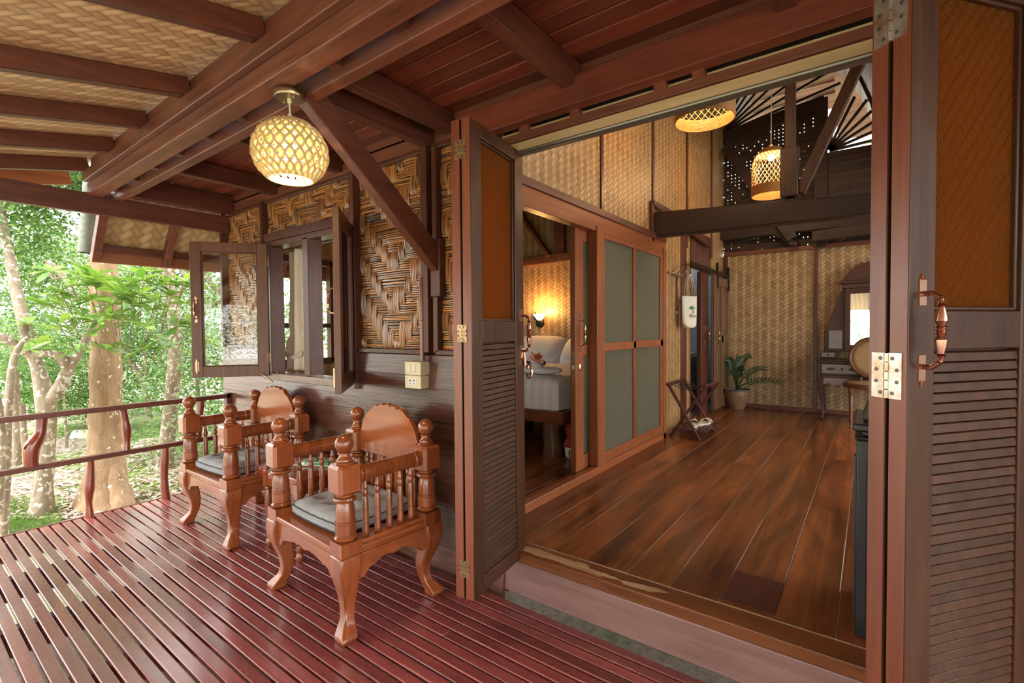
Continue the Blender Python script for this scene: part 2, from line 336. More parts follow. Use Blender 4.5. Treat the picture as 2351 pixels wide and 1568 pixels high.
# ---------------------------------------------------------------- veranda floor
mb = MB(); y = .463-.0534*34; k = 0
while y < 1.74:
    xs = [-4.262]; 
    while xs[-1] < 2.6: xs.append(xs[-1] + rng.uniform(2.4, 4.6))
    for a, b in zip(xs[:-1], xs[1:]):
        dz = rng.uniform(-.0012, .0012); mb.box(a+.0008, b-.0008, y+.0045, y+.0489, -.022+dz, dz)
    y += .0534
struct('floor_veranda', mb, DECK, bevel=.004, seg=2)['label'] = 'dark red varnished slatted veranda deck'
mb = MB()
for x in np.arange(-4.2, 2.6, .62): mb.box(x-.03, x+.03, -1.4, 1.74, -.14, -.023)
mb.box(-4.285, -4.265, -1.4, 1.76, -.12, .002)
struct('trim_1', mb, BEAMY, bevel=.003)
g = MB()
def gz(x, y): return -.56 + .05*math.sin(x*.7+y*.3) + .03*math.sin(y*1.3-x*.4) + max(0, (-x-9))*.05
g.grid(lambda u, v: (-40+60*u, -25+60*v, gz(-40+60*u, -25+60*v)), 90, 90)
struct('floor_garden_ground', g, GRD, smooth=True)['label'] = 'garden ground covered with dry leaves and grass'

# ---------------------------------------------------------------- front wall: clapboards, trims, woven panels
WF = struct('wall_front')
mb = MB(); zt = 1.115; h = .165
for k in range(7):
    z1 = zt - k*h; z0 = z1-h-.012
    a = 1.80; b = 1.782; x1 = -1.395
    if z1 > .92 and z0 < .92: pass
    v = [(x, yy, z) for x in (-4.36, x1) for yy, z in ((a, z1), (a, z0), (b-.004, z0), (b+.008, z1))]
    mb.add(v, [(0,1,2,3),(7,6,5,4),(0,4,5,1),(1,5,6,2),(2,6,7,3),(3,7,4,0)])
# window hole: boards above the sill are cut away by building them in two runs
cl = MB()
for k in range(7):
    z1 = zt - k*h; z0 = z1-h-.012
    runs = [(-4.36, -3.60), (-2.53, -1.395)] if z1 > 1.0 else [(-4.36, -1.395)]
    for xa, xb in runs:
        zz0, zz1 = z0, z1
        v = [(x, yy, z) for x in (xa, xb) for yy, z in ((1.80, zz1), (1.80, zz0), (1.774, zz0), (1.792, zz1))]
        cl.add(v, [(0,1,2,3),(7,6,5,4),(0,4,5,1),(1,5,6,2),(2,6,7,3),(3,7,4,0)])
    if len(runs) == 2: cl.box(-3.60, -2.53, 1.776, 1.80, z0, .918)
cl.build('clapboards', CLAP, WF, bevel=.002, seg=1)
bk = MB()
bk.box(-4.30, -3.60, 1.822, 1.87, -.02, 2.34); bk.box(-2.53, -1.395, 1.822, 1.87, -.02, 2.34)
bk.box(-3.60, -2.53, 1.822, 1.87, -.02, .918); bk.box(-3.60, -2.53, 1.822, 1.87, 1.915, 2.34)
bk.build('backing_boards', BLACKWOOD, WF)
fl_ = MB(); fl_.box(-4.30, 2.6, 1.80, 1.90, 2.29, 2.46); fl_.box(-4.30,-3.6,1.80,1.83,2.2,2.3); fl_.box(-2.53,-1.4,1.80,1.83,2.2,2.3); fl_.box(-3.6,-2.53,1.80,1.83,2.2,2.3); fl_.build('wall_plate', BEAM, WF)  # filler boxes added to stop light leaking between wall top and ceiling
iw = MB(); iw.box(-4.30, -3.60, 1.872, 1.884, .215, 2.9); iw.box(-2.53, -1.60, 1.872, 1.884, .215, 2.9); iw.box(-3.60,-2.53,1.872,1.884,.215,.918); iw.box(-3.60,-2.53,1.872,1.884,1.915,2.9)
iw.build('inner_matting', WV_Y, WF)
tr = MB()
for x0, x1, z0, z1, d in ((-4.30,-3.60,1.118,1.145,.03), (-2.53,-1.90,1.118,1.145,.03), (-1.82,-1.395,1.118,1.145,.03),
        (-4.30,-1.395,2.19,2.215,.02), (-3.60,-2.53,1.905,1.965,.035), (-3.64,-3.605,1.13,2.2,.04), (-2.535,-2.49,.93,2.2,.04), (-4.30,-4.265,1.13,2.25,.05),
        (-1.905,-1.855,1.13,2.30,.045), (-1.835,-1.80,1.13,2.2,.03), (-1.45,-1.39,.16,2.12,.035), (-4.33,-3.62,.905,.93,.015)):
    tr.box(x0, x1, 1.80-d, 1.822, z0, z1)
tr.build('battens', BEAMZ, WF, bevel=.004)
# coarse split-bamboo weave, real sticks going over and under each other
def bamboo(x0, x1, z0, z1, name='woven_split_bamboo'):
    s = .050; mb = MB(); r = random.Random(int(x0*100)+11)
    nx = int(math.ceil((x1-x0)/s)); nz = int(math.ceil((z1-z0)/s)); ic = nx*.5; jo = 2
    hor = [[((int(abs(i-ic+.5))+(nz-j)+jo) % 5) < (3 if (i+j) % 3 else 2) for j in range(nz)] for i in range(nx)]
    def stick(a0, a1, c0, c1, horizontal):
        n = 5
        j0 = r.uniform(-.004,.004)
        for e in range(n):
            pass
        v = []
        for e in range(n+1):
            t = e/n; d = .005 + .009*math.sin(PI*t)**.45; al = a0+(a1-a0)*t; wob = r.uniform(-.0012,.0012)
            for cc, k in ((c0,.35),(c0*.8+c1*.2,.95),(c0*.25+c1*.75,1),(c1,.35)):
                yy = 1.822-.002-d-.006*k
                al2 = min(max(al, (x0 if horizontal else z0)), (x1 if horizontal else z1)); c2 = cc+wob+j0*.3
                c2 = min(max(c2, (z0 if horizontal else x0)), (z1 if horizontal else x1))
                v.append((al2, yy, c2) if horizontal else (c2, yy, al2))
        mb.add(v, [(q*4+p, q*4+p+1, (q+1)*4+p+1, (q+1)*4+p) for q in range(n) for p in range(3)])
    def run(a, b, row, horizontal):
        ns = r.choice((3,4,4,5)); base = (z0 if horizontal else x0)+row*s
        o = x0 if horizontal else z0
        for q in range(ns):
            w = s/ns; c0 = base+q*w+.0008; c1 = base+(q+1)*w-.0008
            e = r.uniform(-.006,.006)
            if c0 < ((z1 if horizontal else x1)-.002): stick(o+a*s-.006+e, o+b*s+.006+e, c0, c1, horizontal)
    for j in range(nz):
        i = 0
        while i < nx:
            if hor[i][j]:
                k = i
                while k < nx and hor[k][j]: k += 1
                run(i, k, j, True); i = k
            else: i += 1
    for i in range(nx):
        j = 0
        while j < nz:
            if not hor[i][j]:
                k = j
                while k < nz and not hor[i][k]: k += 1
                run(j, k, i, False); j = k
            else: j += 1
    o = mb.build(name, BAMB, WF, smooth=True)
for a in ((-4.265,-3.64,1.145,2.19), (-3.605,-2.535,1.965,2.19), (-2.49,-1.905,1.145,2.19), (-1.80,-1.45,1.145,2.19)): bamboo(*a)
# gable part of the front wall above the opening, and the wall behind the folded doors
mb = MB(); mb.box(-1.6, .5, 1.86, 1.90, 2.12, 4.9); mb.box(.46, 3.0, 1.84, 1.9, -.02, 4.9); mb.build('gable_boards', BLACKWOOD, WF)
mb = MB(); mb.box(.42, .47, 1.79, 1.9, .15, 2.3); mb.build('door_jamb', BEAMZ, WF, bevel=.004)

# ---------------------------------------------------------------- opening: sill, header, tracks
mb = MB(); mb.box(-1.40, 2.4, 1.80, 1.855, .0, .158); struct('trim_2', mb, SILL, bevel=.006)['label'] = 'maroon painted sill beam under the opening'
mb = MB(); mb.box(-1.40, 2.4, 1.797, 1.92, .158, .208)
struct('trim_3', mb, THRESH, bevel=.006)['label'] = 'worn threshold plank with a bare pale patch'
mb = MB(); mb.box(-1.62, 2.4, 1.74, 1.80, 2.165, 2.285); struct('trim_4', mb, CEIL, bevel=.003)
mb = MB(); mb.box(-1.42, 2.4, 1.79, 1.85, 2.105, 2.14); struct('trim_5', mb, BEAM, bevel=.003)
mb = MB(); mb.box(-1.42, 2.4, 1.80, 1.86, 2.066, 2.103); mb.box(-1.40, 2.4, 1.815, 1.86, 2.141, 2.16); struct('trim_6', mb, CREAMW, bevel=.002)
for x in (-1.2, -.98, -.62, -.3, .1):
    pass
mb = MB(); 
for x in (-1.28, -1.02, -.66, -.52): mb.box(x, x+.045, 1.785, 1.84, 2.135, 2.17)
struct('trim_7', mb, EDGEW, bevel=.002)
mb = MB(); mb.tube([(-1.40, 1.812, 2.062), (2.2, 1.812, 2.062)], .008, 8); mb.box(-1.40, 2.2, 1.82, 1.85, 2.055, 2.066)
struct('trim_8', mb, TRACK, smooth=True)['label'] = 'metal track under the door header'

# ---------------------------------------------------------------- veranda ceiling and beams
mb = MB(); yy = 1.02; 
while yy < 1.80:
    w = .088; dz = rng.uniform(-.004, .004); mb.box(-4.3, 2.6, yy+.003, yy+w-.003, 2.345+dz, 2.365+dz); yy += w
struct('ceiling_veranda', mb, CEIL, bevel=.003, seg=1)['label'] = 'red brown boarded veranda ceiling'
n = 0
for x, z0 in ((-4.17, 2.20), (-3.48, 2.24), (-2.68, 2.24), (-1.865, 2.205), (-1.72, 2.245), (-1.00, 2.24), (-.22, 2.24), (.6, 2.24)):
    mb = MB(); mb.box(x-.03, x+.03, 1.04, 1.80 if x > -4 else 1.80, z0, 2.345)
    struct('trim_%d' % (10+n), mb, BEAMY, bevel=.004)['label'] = 'cross beam under the veranda ceiling'; n += 1
lay = [(.925,.955,2.34,2.42,-4.20), (.895,.93,2.27,2.335,-4.27), (.925,.965,2.195,2.27,-4.30), (.90,.985,2.17,2.195,-4.34)]
mb = MB()
for a, b, z0, z1, x0 in lay: mb.box(x0, 2.6, a, b, z0, z1)
mb.box(-4.22, 2.6, .935, .99, 2.20, 2.33)
struct('trim_20', mb, BEAM, bevel=.004)['label'] = 'layered outer roof beam along the veranda edge'
mb = MB(); mb.box(-4.30, 2.6, 1.045, 1.10, 2.165, 2.30); struct('trim_21', mb, BEAM, bevel=.004)['label'] = 'inner plate beam along the veranda edge'
mb = MB()
for x in np.arange(-4.1, 2.4, .36): mb.box(x, x+.05, .985, 1.05, 2.20, 2.26)
struct('trim_22', mb, BEAMY, bevel=.002)
mb = MB(); mb.bar((-4.245, -2.4, 2.125), (-4.245, 1.80, 2.125), .05, .135); struct('trim_23', mb, BEAMY, bevel=.004)['label'] = 'eave beam at the far end of the veranda'
# diagonal strut
mb = MB(); mb.bar((-1.805, 1.07, 2.20), (-1.805, 1.81, 1.575), .055, .105); struct('trim_24', mb, BEAMY, bevel=.004)['label'] = 'diagonal strut from the wall to the beam'
mb = MB(); mb.box(-1.835, -1.765, 1.755, 1.80, 1.42, 1.72); struct('trim_25', mb, BEAMZ, bevel=.006)
# woven roof over the veranda front, sloping down outwards (12 degrees)
def rz_(y): return 2.43 + .212*(y-.93)
mb = MB()
for a, b in ((-2.6, .955),): mb.add([(-4.62, a, rz_(a)), (2.6, a, rz_(a)), (2.6, b, rz_(b)), (-4.62, b, rz_(b)), (-4.62, a, rz_(a)+.03), (2.6, a, rz_(a)+.03), (2.6, b, rz_(b)+.03), (-4.62, b, rz_(b)+.03)], [(0,1,2,3),(7,6,5,4),(0,4,5,1),(2,6,7,3),(1,5,6,2),(0,3,7,4)])
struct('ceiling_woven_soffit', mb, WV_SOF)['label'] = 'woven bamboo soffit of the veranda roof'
for i, x in enumerate((-4.27, -3.70, -3.13, -2.56, -1.86, -1.25, -.62, .0, .65)):
    mb = MB(); mb.bar((x, -2.6, rz_(-2.6)-.042), (x, .925, rz_(.925)-.042), .05, .084); struct('trim_%d' % (30+i), mb, BEAMY, bevel=.004)['label'] = 'rafter under the woven soffit'
mb = MB(); mb.bar((-4.64, -2.6, rz_(-2.6)-.03), (-4.64, .90, rz_(.90)-.03), .03, .15); struct('trim_40', mb, FASC, bevel=.003)['label'] = 'pale barge board at the end of the veranda roof'
# overhang along the gable side of the house
mb = MB(); A = [(-4.30, 2.20), (-4.56, 1.90)]
mb.add([(A[0][0], 1.0, A[0][1]), (A[1][0], 1.0, A[1][1]), (A[1][0], 7, A[1][1]), (A[0][0], 7, A[0][1]), (A[0][0], 1.0, A[0][1]+.03), (A[1][0], 1.0, A[1][1]+.03), (A[1][0], 7, A[1][1]+.03), (A[0][0], 7, A[0][1]+.03)], [(0,1,2,3),(7,6,5,4),(0,4,5,1),(2,6,7,3),(1,5,6,2),(0,3,7,4)])
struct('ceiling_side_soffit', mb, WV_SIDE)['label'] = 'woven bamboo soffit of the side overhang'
mb = MB(); mb.bar((-4.56, 1.0, 1.872), (-4.56, 7, 1.872), .04, .055); struct('trim_41', mb, BEAMY, bevel=.003)
mb = MB(); mb.bar((-4.595, 1.0, 1.815), (-4.595, 7, 1.815), .03, .09); struct('trim_42', mb, FASC, bevel=.003)
for i, y in enumerate((1.02, 1.46, 1.9, 2.4, 3.2, 4.0, 4.8)):
    mb = MB(); mb.bar((-4.29, y, 2.20), (-4.585, y, 1.80), .05, .07); struct('trim_%d' % (43+i), mb, BEAM, bevel=.003)
# galvanised gutter pipe at the corner
p0, p1 = at(226, 330, 3.62), at(207, 582, 3.62)
mb = MB(); mb.tube([p0, p0.lerp(p1, .4), p1], .073, 20, cap=False); mb.tube([p1, p0.lerp(p1, .4), p0], .069, 20, cap=False)
o = mb.build('drain_pipe', GALV, smooth=True); tag(o, 'grey galvanised drain pipe hanging at the roof corner beside the side overhang', 'pipe')
# outer roof covering: keeps sky light out of the ceiling void
mb = MB(); mb.box(-4.3, 3, .99, 7.1, 4.95, 5.0); mb.box(-4.3, -1.60, 1.9, 5.2, 2.9, 2.95); mb.box(-4.30,2.6,.99,1.8,2.40,2.43)
struct('ceiling_roof_deck', mb, BLACKWOOD)

# ---------------------------------------------------------------- inside floor
mb = MB(); x = -4.24+.0; x = -1.191-.1846*17
while x < 2.5:
    ys = [1.90, 2.19 if abs(x+.4515) < .01 else rng.uniform(3.5, 6.0), 6.85]
    for a, b in zip(ys[:-1], ys[1:]): mb.box(x+.0018, x+.1828, a+.0012, b, .19, .213+rng.uniform(-.0008,.0008))
    x += .1846
struct('floor_indoor', mb, FLOORW, bevel=.0015, seg=1)['label'] = 'wide worn brown floor planks of the living room'
mb = MB(); mb.box(-4.3, 2.6, 1.9, 6.85, .15, .2105); struct('floor_subfloor', mb, flat('pale_gap_dust', (.34,.27,.20), .9))
mb = MB(); mb.box(-.450, -.268, 1.925, 2.188, .2135, .2150)
o = mb.build('floor_patch', wood('cracked_maroon_patch_board', (.05,.012,.010), (.14,.035,.028), 'y', .35, 26, .1, .5, wear=(.45,.33,.26))); o['kind'] = 'structure'

# ---------------------------------------------------------------- bedroom partition x=-1.555
XP = -1.555
WP = struct('wall_partition')
mb = MB(); mb.box(XP-.06, XP-.02, 1.9, 6.84, 2.10, 4.8); mb.box(XP-.06, XP-.02, 4.49, 5.04, .213, 2.10); mb.box(XP-.06, XP-.02, 5.21, 5.36, .213, 2.10); mb.box(XP-.06, XP-.02, 6.1, 6.84, 1.9, 2.10)
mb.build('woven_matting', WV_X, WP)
mb = MB()
for y in (3.21, 4.24, 5.23, 6.21): mb.box(XP-.03, XP-.005, y-.018, y+.018, 2.1, 4.8)
mb.box(XP-.03, XP-.005, 1.93, 1.97, 2.1, 4.8)
mb.build('seam_battens', BEAMZ, WP, bevel=.002)
mb = MB(); mb.box(XP-.07, XP+.02, 1.9, 4.50, 2.05, 2.10); mb.build('top_plate', BEAMY, WP, bevel=.004)
mb = MB(); mb.box(XP-.06, XP+.01, 1.9, 4.50, 1.935, 2.05); mb.build('orange_lintel', ORANGEY, WP, bevel=.004)
mb = MB(); mb.box(XP-.03, XP+.02, 1.9, 4.50, .213, .27); mb.box(XP-.10, XP-.03, 1.9, 4.50, .213, .245); mb.build('threshold_rail', ORANGEY, WP, bevel=.004)
mb = MB(); mb.box(XP-.05, XP+.02, 3.065, 3.185, .27, 1.97); mb.box(XP-.05, XP+.02, 4.42, 4.49, .213, 1.99); mb.build('frame_posts', ORANGE, WP, bevel=.004)
mb = MB(); mb.box(XP-.06, XP-.008, 5.04, 5.21, .213, 2.35); mb.box(XP-.06, XP-.015, 5.355, 5.385, .213, 2.05); mb.box(XP-.06, XP-.010, 5.76, 6.06, .213, 1.9); mb.build('dark_posts', BEAMZ, WP, bevel=.004)
# fixed glazed screen
WN = struct('window_2'); WN['label'] = 'fixed figured glass screen beside the bedroom doorway'
mb = MB(); a = XP-.02; b = XP+.012
for y0, y1, z0, z1 in ((3.185,4.42,1.90,1.935),(3.185,4.42,.27,.345),(3.185,4.42,1.085,1.145),(3.735,3.785,.345,1.90),(4.36,4.42,.345,1.90),(3.185,3.20,.345,1.90)): mb.box(a, b, y0, y1, z0, z1)
mb.build('frame', ORANGE, WN, bevel=.003)
for y0, y1 in ((3.2,3.735),(3.785,4.36)):
    for z0, z1 in ((.345,1.085),(1.145,1.90)): MB().box(XP-.008, XP-.002, y0, y1, z0, z1).build('figured_pane', FIG, WN)
# handles
def pull(parent, base, out, length=.17, mat=COPPER, axisup=(0,0,1), s=1.0):
    """turned pull handle: base point (centre), out direction"""
    b = Vector(base); o = Vector(out).normalized(); h = length/2; mb = MB()
    prof = [(-1,.0035),(-.86,.005),(-.8,.008),(-.74,.005),(-.5,.0085),(-.30,.010),(-.16,.006),(-.1,.009),(-.05,.0055),(0,.010),(.05,.0055),(.1,.009),(.16,.006),(.3,.010),(.5,.0085),(.74,.005),(.8,.008),(.86,.005),(1,.0035)]
    pts = [b+o*.038*s+Vector((0,0,t*h*.72)) for t, r in prof]; mb.tube(pts, [r*s*1.15 for t, r in prof], 12)
    for sg in (-1, 1):
        mb.tube([b+Vector((0,0,sg*h*.86)), b+o*.02*s+Vector((0,0,sg*h*.86)), b+o*.036*s+Vector((0,0,sg*h*.74))], [.006*s,.0055*s,.006*s], 10)
        pr = b+Vector((0,0,sg*h*.9)); r_ = Vector((0,0,1)).cross(o)
        v = mb
        v.bar(pr-Vector((0,0,.028*s)), pr+Vector((0,0,.028*s)), .020*s, .006*s, o) if abs(o.z) < .5 else None
        mb.tube([pr+Vector((0,0,sg*.026*s)), pr+Vector((0,0,sg*.040*s))], [.008*s,.003*s], 10)
    return mb.build('pull_handle', mat, parent, smooth=True)
# sliding bedroom door, pushed open behind the screen
D3 = struct('door_3'); D3['label'] = 'sliding bedroom door with orange stile, pushed open'
mb = MB(); a, b = XP-.095, XP-.055
for y0, y1, z0, z1 in ((2.885,3.0,.25,1.95),(4.0,4.1,.25,1.95),(3.0,4.0,1.86,1.95),(3.0,4.0,.25,.36),(3.0,4.0,1.06,1.14)): mb.box(a, b, y0, y1, z0, z1)
mb.build('door_frame', ORANGE, D3, bevel=.003)
MB().box(XP-.078, XP-.072, 3.0, 4.0, .36, 1.06).build('figured_pane', FIG, D3); MB().box(XP-.078, XP-.072, 3.0, 4.0, 1.14, 1.86).build('figured_pane', FIG, D3)
pull(D3, (XP-.055, 2.95, 1.22), (1,0,0), .2, GOLDM)
MB().lathe([(.001,0),(.020,0),(.020,.004),(.012,.009),(.001,.009)], (XP-.055,2.95,.985), 16, 'x', 1, 1.4).build('key_escutcheon', GOLDM, D3, smooth=True)
MB().box(XP-.080,XP-.062,2.882,2.886,.88,1.10).build('lock_plate', GOLDM, D3); MB().box(XP-.078,XP-.064,2.855,2.884,.975,1.0).build('lock_tongue', TRACK, D3)
# barn door to the bathroom with rail, wheels and transom grille
D4 = struct('door_4'); D4['label'] = 'old panelled sliding door on an iron rail'
mb = MB(); a, b = XP+.035, XP+.075; y0, y1 = 6.02, 6.79
mb.box(a, b-.018, y0, y1, .26, 1.87)
for p in ((y0,y0+.10,.26,1.87),(y1-.10,y1,.26,1.87),(y0+.1,y1-.1,1.76,1.87),(y0+.1,y1-.1,.26,.42),(y0+.1,y1-.1,1.06,1.15),((y0+y1)/2-.04,(y0+y1)/2+.04,.42,1.76)): mb.box(b-.02, b, *p)
for yy in ((y0+.16,(y0+y1)/2-.10),((y0+y1)/2+.10,y1-.16)):
    for zz in ((.5,.98),(1.23,1.68)): mb.box(b-.02, b-.008, yy[0], yy[1], zz[0], zz[1])
mb.build('door_panel', OLDD, D4, bevel=.004)
mb = MB(); mb.box(XP+.05, XP+.062, 5.16, 6.80, 1.90, 1.945); 
mb.build('door_rail', IRON, D4, bevel=.002)
for y in (6.14, 6.70):
    mb = MB(); mb.lathe([(.001,0),(.045,0),(.045,.016),(.001,.016)], (XP+.066,y,1.985), 20, 'x'); mb.box(XP+.078, XP+.086, y-.02, y+.02, 1.72, 2.03); mb.build('hanger_wheel', IRON, D4, smooth=True)
pull(D4, (XP+.075, y0+.06, 1.15), (1,0,0), .2, COPPER); pull(D4, (XP-.01, 5.95, 1.15), (1,0,0), .17, COPPER)
mb = MB(); mb.box(XP-.03, XP-.02, 5.38, 6.10, 1.95, 2.10)
for y in np.arange(5.40, 6.10, .065): mb.box(XP-.02, XP-.002, y, y+.03, 1.93, 2.32)
mb.box(XP-.02, XP, 5.36, 6.14, 2.30, 2.33); mb.box(XP-.02, XP, 5.36, 6.14, 1.90, 1.93); mb.box(XP-.015,XP-.005,5.36,6.14,1.92,2.32)
struct('trim_50', mb, BEAMZ, bevel=.002)['label'] = 'slatted transom above the bathroom doorway'
# bathroom
mb = MB(); mb.box(-3.2, -3.16, 5.24, 6.84, .1, 2.9); mb.box(-3.2, XP-.06, 6.86, 6.9, .1, 2.9); mb.box(-3.2, XP-.06, 5.20, 5.24, .1, 2.9); mb.box(-3.2, XP-.06, 5.2, 6.9, 2.5, 2.55); mb.box(-3.2, XP-.06, 5.24, 6.86, .214, .216)
struct('wall_bathroom', mb, TILE)
mb = MB(); mb.box(-3.1, -1.9, 5.95, 6.80, .85, .92)
o = mb.build('bathroom_counter', WHITEP, bevel=.01); tag(o, 'white bathroom ledge seen through the narrow doorway slit', 'counter')
mb = MB(); mb.box(-3.08, -1.92, 6.06, 6.80, .2165, .85); o['x'] = 0; del o['x']
q = mb.build('counter_base', TILE, o)
lamp('bathroom_fill_light', (-2.4, 6.0, 2.3), 9, (.9,.95,1), .2)  # unseen point lamp brightening the bathroom

# ---------------------------------------------------------------- back wall
WB = struct('wall_back'); YB = 6.84
mb = MB(); mb.box(-1.62, 2.6, YB, YB+.03, .213, 2.19); mb.build('woven_matting', WV_Y, WB)
mb = MB(); mb.box(-1.52, 2.6, YB-.03, YB, .213, .262); struct('baseboard_back', mb, BEAM, bevel=.003)
mb = MB(); mb.box(-1.56, 2.6, YB-.03, YB, 2.185, 2.235); mb.build('top_batten', BEAM, WB, bevel=.003)
mb = MB(); mb.box(-.55, -.505, YB-.02, YB, .262, 2.185); mb.box(-1.56, -1.515, YB-.03, YB, .213, 2.2); mb.build('upright_battens', BEAMZ, WB, bevel=.003)
mb = MB(); mb.add([(-1.66,YB+.01,2.235),(-.50,YB+.01,2.235),(-.50,YB+.01,3.86),(-1.66,YB+.01,3.72)], [(0,1,2,3)]); mb.build('pierced_matting', LATT, WB)
mb = MB(); 
for k in range(9): mb.box(-.47, 2.6, YB+.0, YB+.03-.002*(k%2), 2.235+k*.115, 2.235+k*.115+.112)
mb.build('dark_planks', BLACKWOOD, WB, bevel=.003)
mb = MB(); mb.box(-.55, -.42, YB-.05, YB+.04, 2.2, 3.95); mb.bar((-1.6,YB-.01,3.74),(-.45,YB-.01,3.90),.06,.16); mb.box(-.45,.2,YB-.03,YB+.03,3.24,3.30); mb.build('dark_frame', BLACKWOOD, WB, bevel=.004)
mb = MB()
for (hx, hz, a0, a1, nn, L0, L1) in ((-1.62, 3.80, 12, 70, 8, .1, 1.35), (-.42, 3.32, 4, 78, 7, .02, .62)):
    for i in range(nn):
        a = math.radians(a0+(a1-a0)*i/(nn-1)); mb.bar((hx+L0*math.cos(a), YB, hz+L0*math.sin(a)), (hx+L1*math.cos(a), YB, hz+L1*math.sin(a)), .03, .026, (0,1,0))
struct('trim_51', mb, BLACKWOOD)['label'] = 'sunburst slats in the gable vent'
# curved vault roof
arc = [(-1.56,3.82),(-1.5,4.2),(-1.3,4.5),(-1.05,4.66),(-.78,4.70),(-.5,4.62),(-.28,4.42),(-.12,4.12),(0.0,3.78),(.08,3.42),(.11,3.1)]
M_V = wood('grey_brown_vault_boards', (.06,.038,.026), (.22,.15,.10), 'y', .6, 16, .5)
mb = MB(); P_ = []
for i in range(len(arc)-1):
    for t in (0, .5): P_.append((arc[i][0]*(1-t)+arc[i+1][0]*t, arc[i][1]*(1-t)+arc[i+1][1]*t))
P_.append(arc[-1])
for i in range(len(P_)-1):
    a, b = P_[i], P_[i+1]; g_ = .06
    a2 = (a[0]+(b[0]-a[0])*g_, a[1]+(b[1]-a[1])*g_); dx, dz = b[0]-a[0], b[1]-a[1]; L = math.hypot(dx, dz); nx_, nz_ = -dz/L*.025, dx/L*.025
    mb.prism([a2, b, (b[0]+nx_, b[1]+nz_), (a2[0]+nx_, a2[1]+nz_)], 1.9, 7.5, 'y')
struct('ceiling_vault', mb, M_V, bevel=.003)['label'] = 'curved boarded vault of the living room'
mb = MB()
for y in (2.8, 4.3, 5.6, 6.8):
    for i in range(len(arc)-1):
        a, b = arc[i], arc[i+1]; mb.bar((a[0]+.0, y, a[1]-.02), (b[0], y, b[1]-.02), .05, .05, (0,1,0))
struct('trim_52', mb, BLACKWOOD)
mb = MB(); mb.box(.09, 2.6, 1.9, 6.9, 3.10, 3.14); struct('ceiling_indoor', mb, BLACKWOOD)
mb = MB(); mb.add([(-3,6.95,5.0),(2,6.95,5.0),(2,8.6,4.47),(-3,8.6,4.47),(-3,6.95,5.04),(2,6.95,5.04),(2,8.6,4.51),(-3,8.6,4.51)], [(0,1,2,3),(7,6,5,4),(0,4,5,1),(2,6,7,3),(1,5,6,2),(0,3,7,4)])
mb.add([(-.40,7.0,4.8),(2,7.0,4.8),(2,8.6,3.98),(-.40,8.6,3.98),(-.40,7.0,4.84),(2,7.0,4.84),(2,8.6,4.02),(-.40,8.6,4.02)], [(0,1,2,3),(7,6,5,4),(0,4,5,1),(2,6,7,3),(1,5,6,2),(0,3,7,4)])
for k in range(6): mb.box(-3,2,7.15+k*.22,7.18+k*.22,4.90-k*.0705,4.95-k*.0705)
struct('ceiling_outer_eave', mb, wood('terracotta_tile_underside', (.16,.08,.05), (.40,.24,.17), 'x', .8, 10, .3))['label'] = 'brown tiled eave outside the gable vent'
KPOST = wood('old_dark_post', (.022,.009,.006), (.09,.032,.018), 'z', .5, 18, .3, .2)
# tie beam, king post and braces
mb = MB(); mb.prism([(XP-.02,2.065),(2.6,2.0),(2.6,2.02),(2.6,2.12),(.0,2.185),(XP-.02,2.285)], 4.22, 4.34, 'y'); struct('trim_53', mb, BLACKWOOD, bevel=.008)['label'] = 'dark tie beam across the living room'
mb = MB(); mb.box(XP-.04, XP+.01, 4.16, 4.20, 2.02, 2.36); mb.bar((XP-.0,4.18,2.36),(XP,5.2,2.36),.04,.04); mb.bar((XP-.0,4.18,2.36),(XP+.04,5.9,2.2),.03,.04); struct('trim_54', mb, BEAMZ, bevel=.003)
mb = MB(); mb.box(-.54, -.47, 4.25, 4.32, 2.25, 4.6); mb.box(-.565, -.445, 4.22, 4.34, 2.25, 2.62); struct('trim_55', mb, KPOST, bevel=.006)['label'] = 'king post standing on the tie beam'
mb = MB(); mb.bar((-.44, 4.28, 2.27), (.06, 4.28, 3.45), .06, .075); struct('trim_56', mb, KPOST, bevel=.005)['label'] = 'slanting brace rising from the tie beam'
mb = MB(); mb.bar((-1.5, 6.6, 3.55), (-.75, 6.6, 2.30), .06, .12); mb.bar((-.55, 6.6, 2.3), (.6, 6.6, 2.34), .08, .12); mb.bar((-1.56,6.7,2.44),(2.6,6.7,2.42),.1,.1); mb.bar((-.75,6.65,2.24),(-.9,6.65,2.42),.05,.05); struct('trim_57', mb, BLACKWOOD, bevel=.004)
mb = MB(); mb.bar((-.30, 6.7, 2.24), (-.06, 6.7, 2.40), .05, .05, (0,1,0)); mb.bar((-.72, 6.7, 2.24), (-.95, 6.7, 2.42), .05, .06, (0,1,0)); struct('trim_58', mb, BEAMZ, bevel=.004)
# right-hand house wall, unseen; its large opening is added to let daylight in
mb = MB(); mb.box(2.5, 2.56, 1.9, 6.9, .1, .30); mb.box(2.5, 2.56, 1.9, 6.9, 2.95, 3.2); mb.box(2.5, 2.56, 1.9, 2.1, .3, 2.95); mb.box(2.5, 2.56, 6.6, 6.9, .3, 2.95); [mb.box(2.5, 2.56, y, y+.06, .3, 2.95) for y in (3.2, 4.3, 5.4)]; struct('wall_side', mb, WV_X)
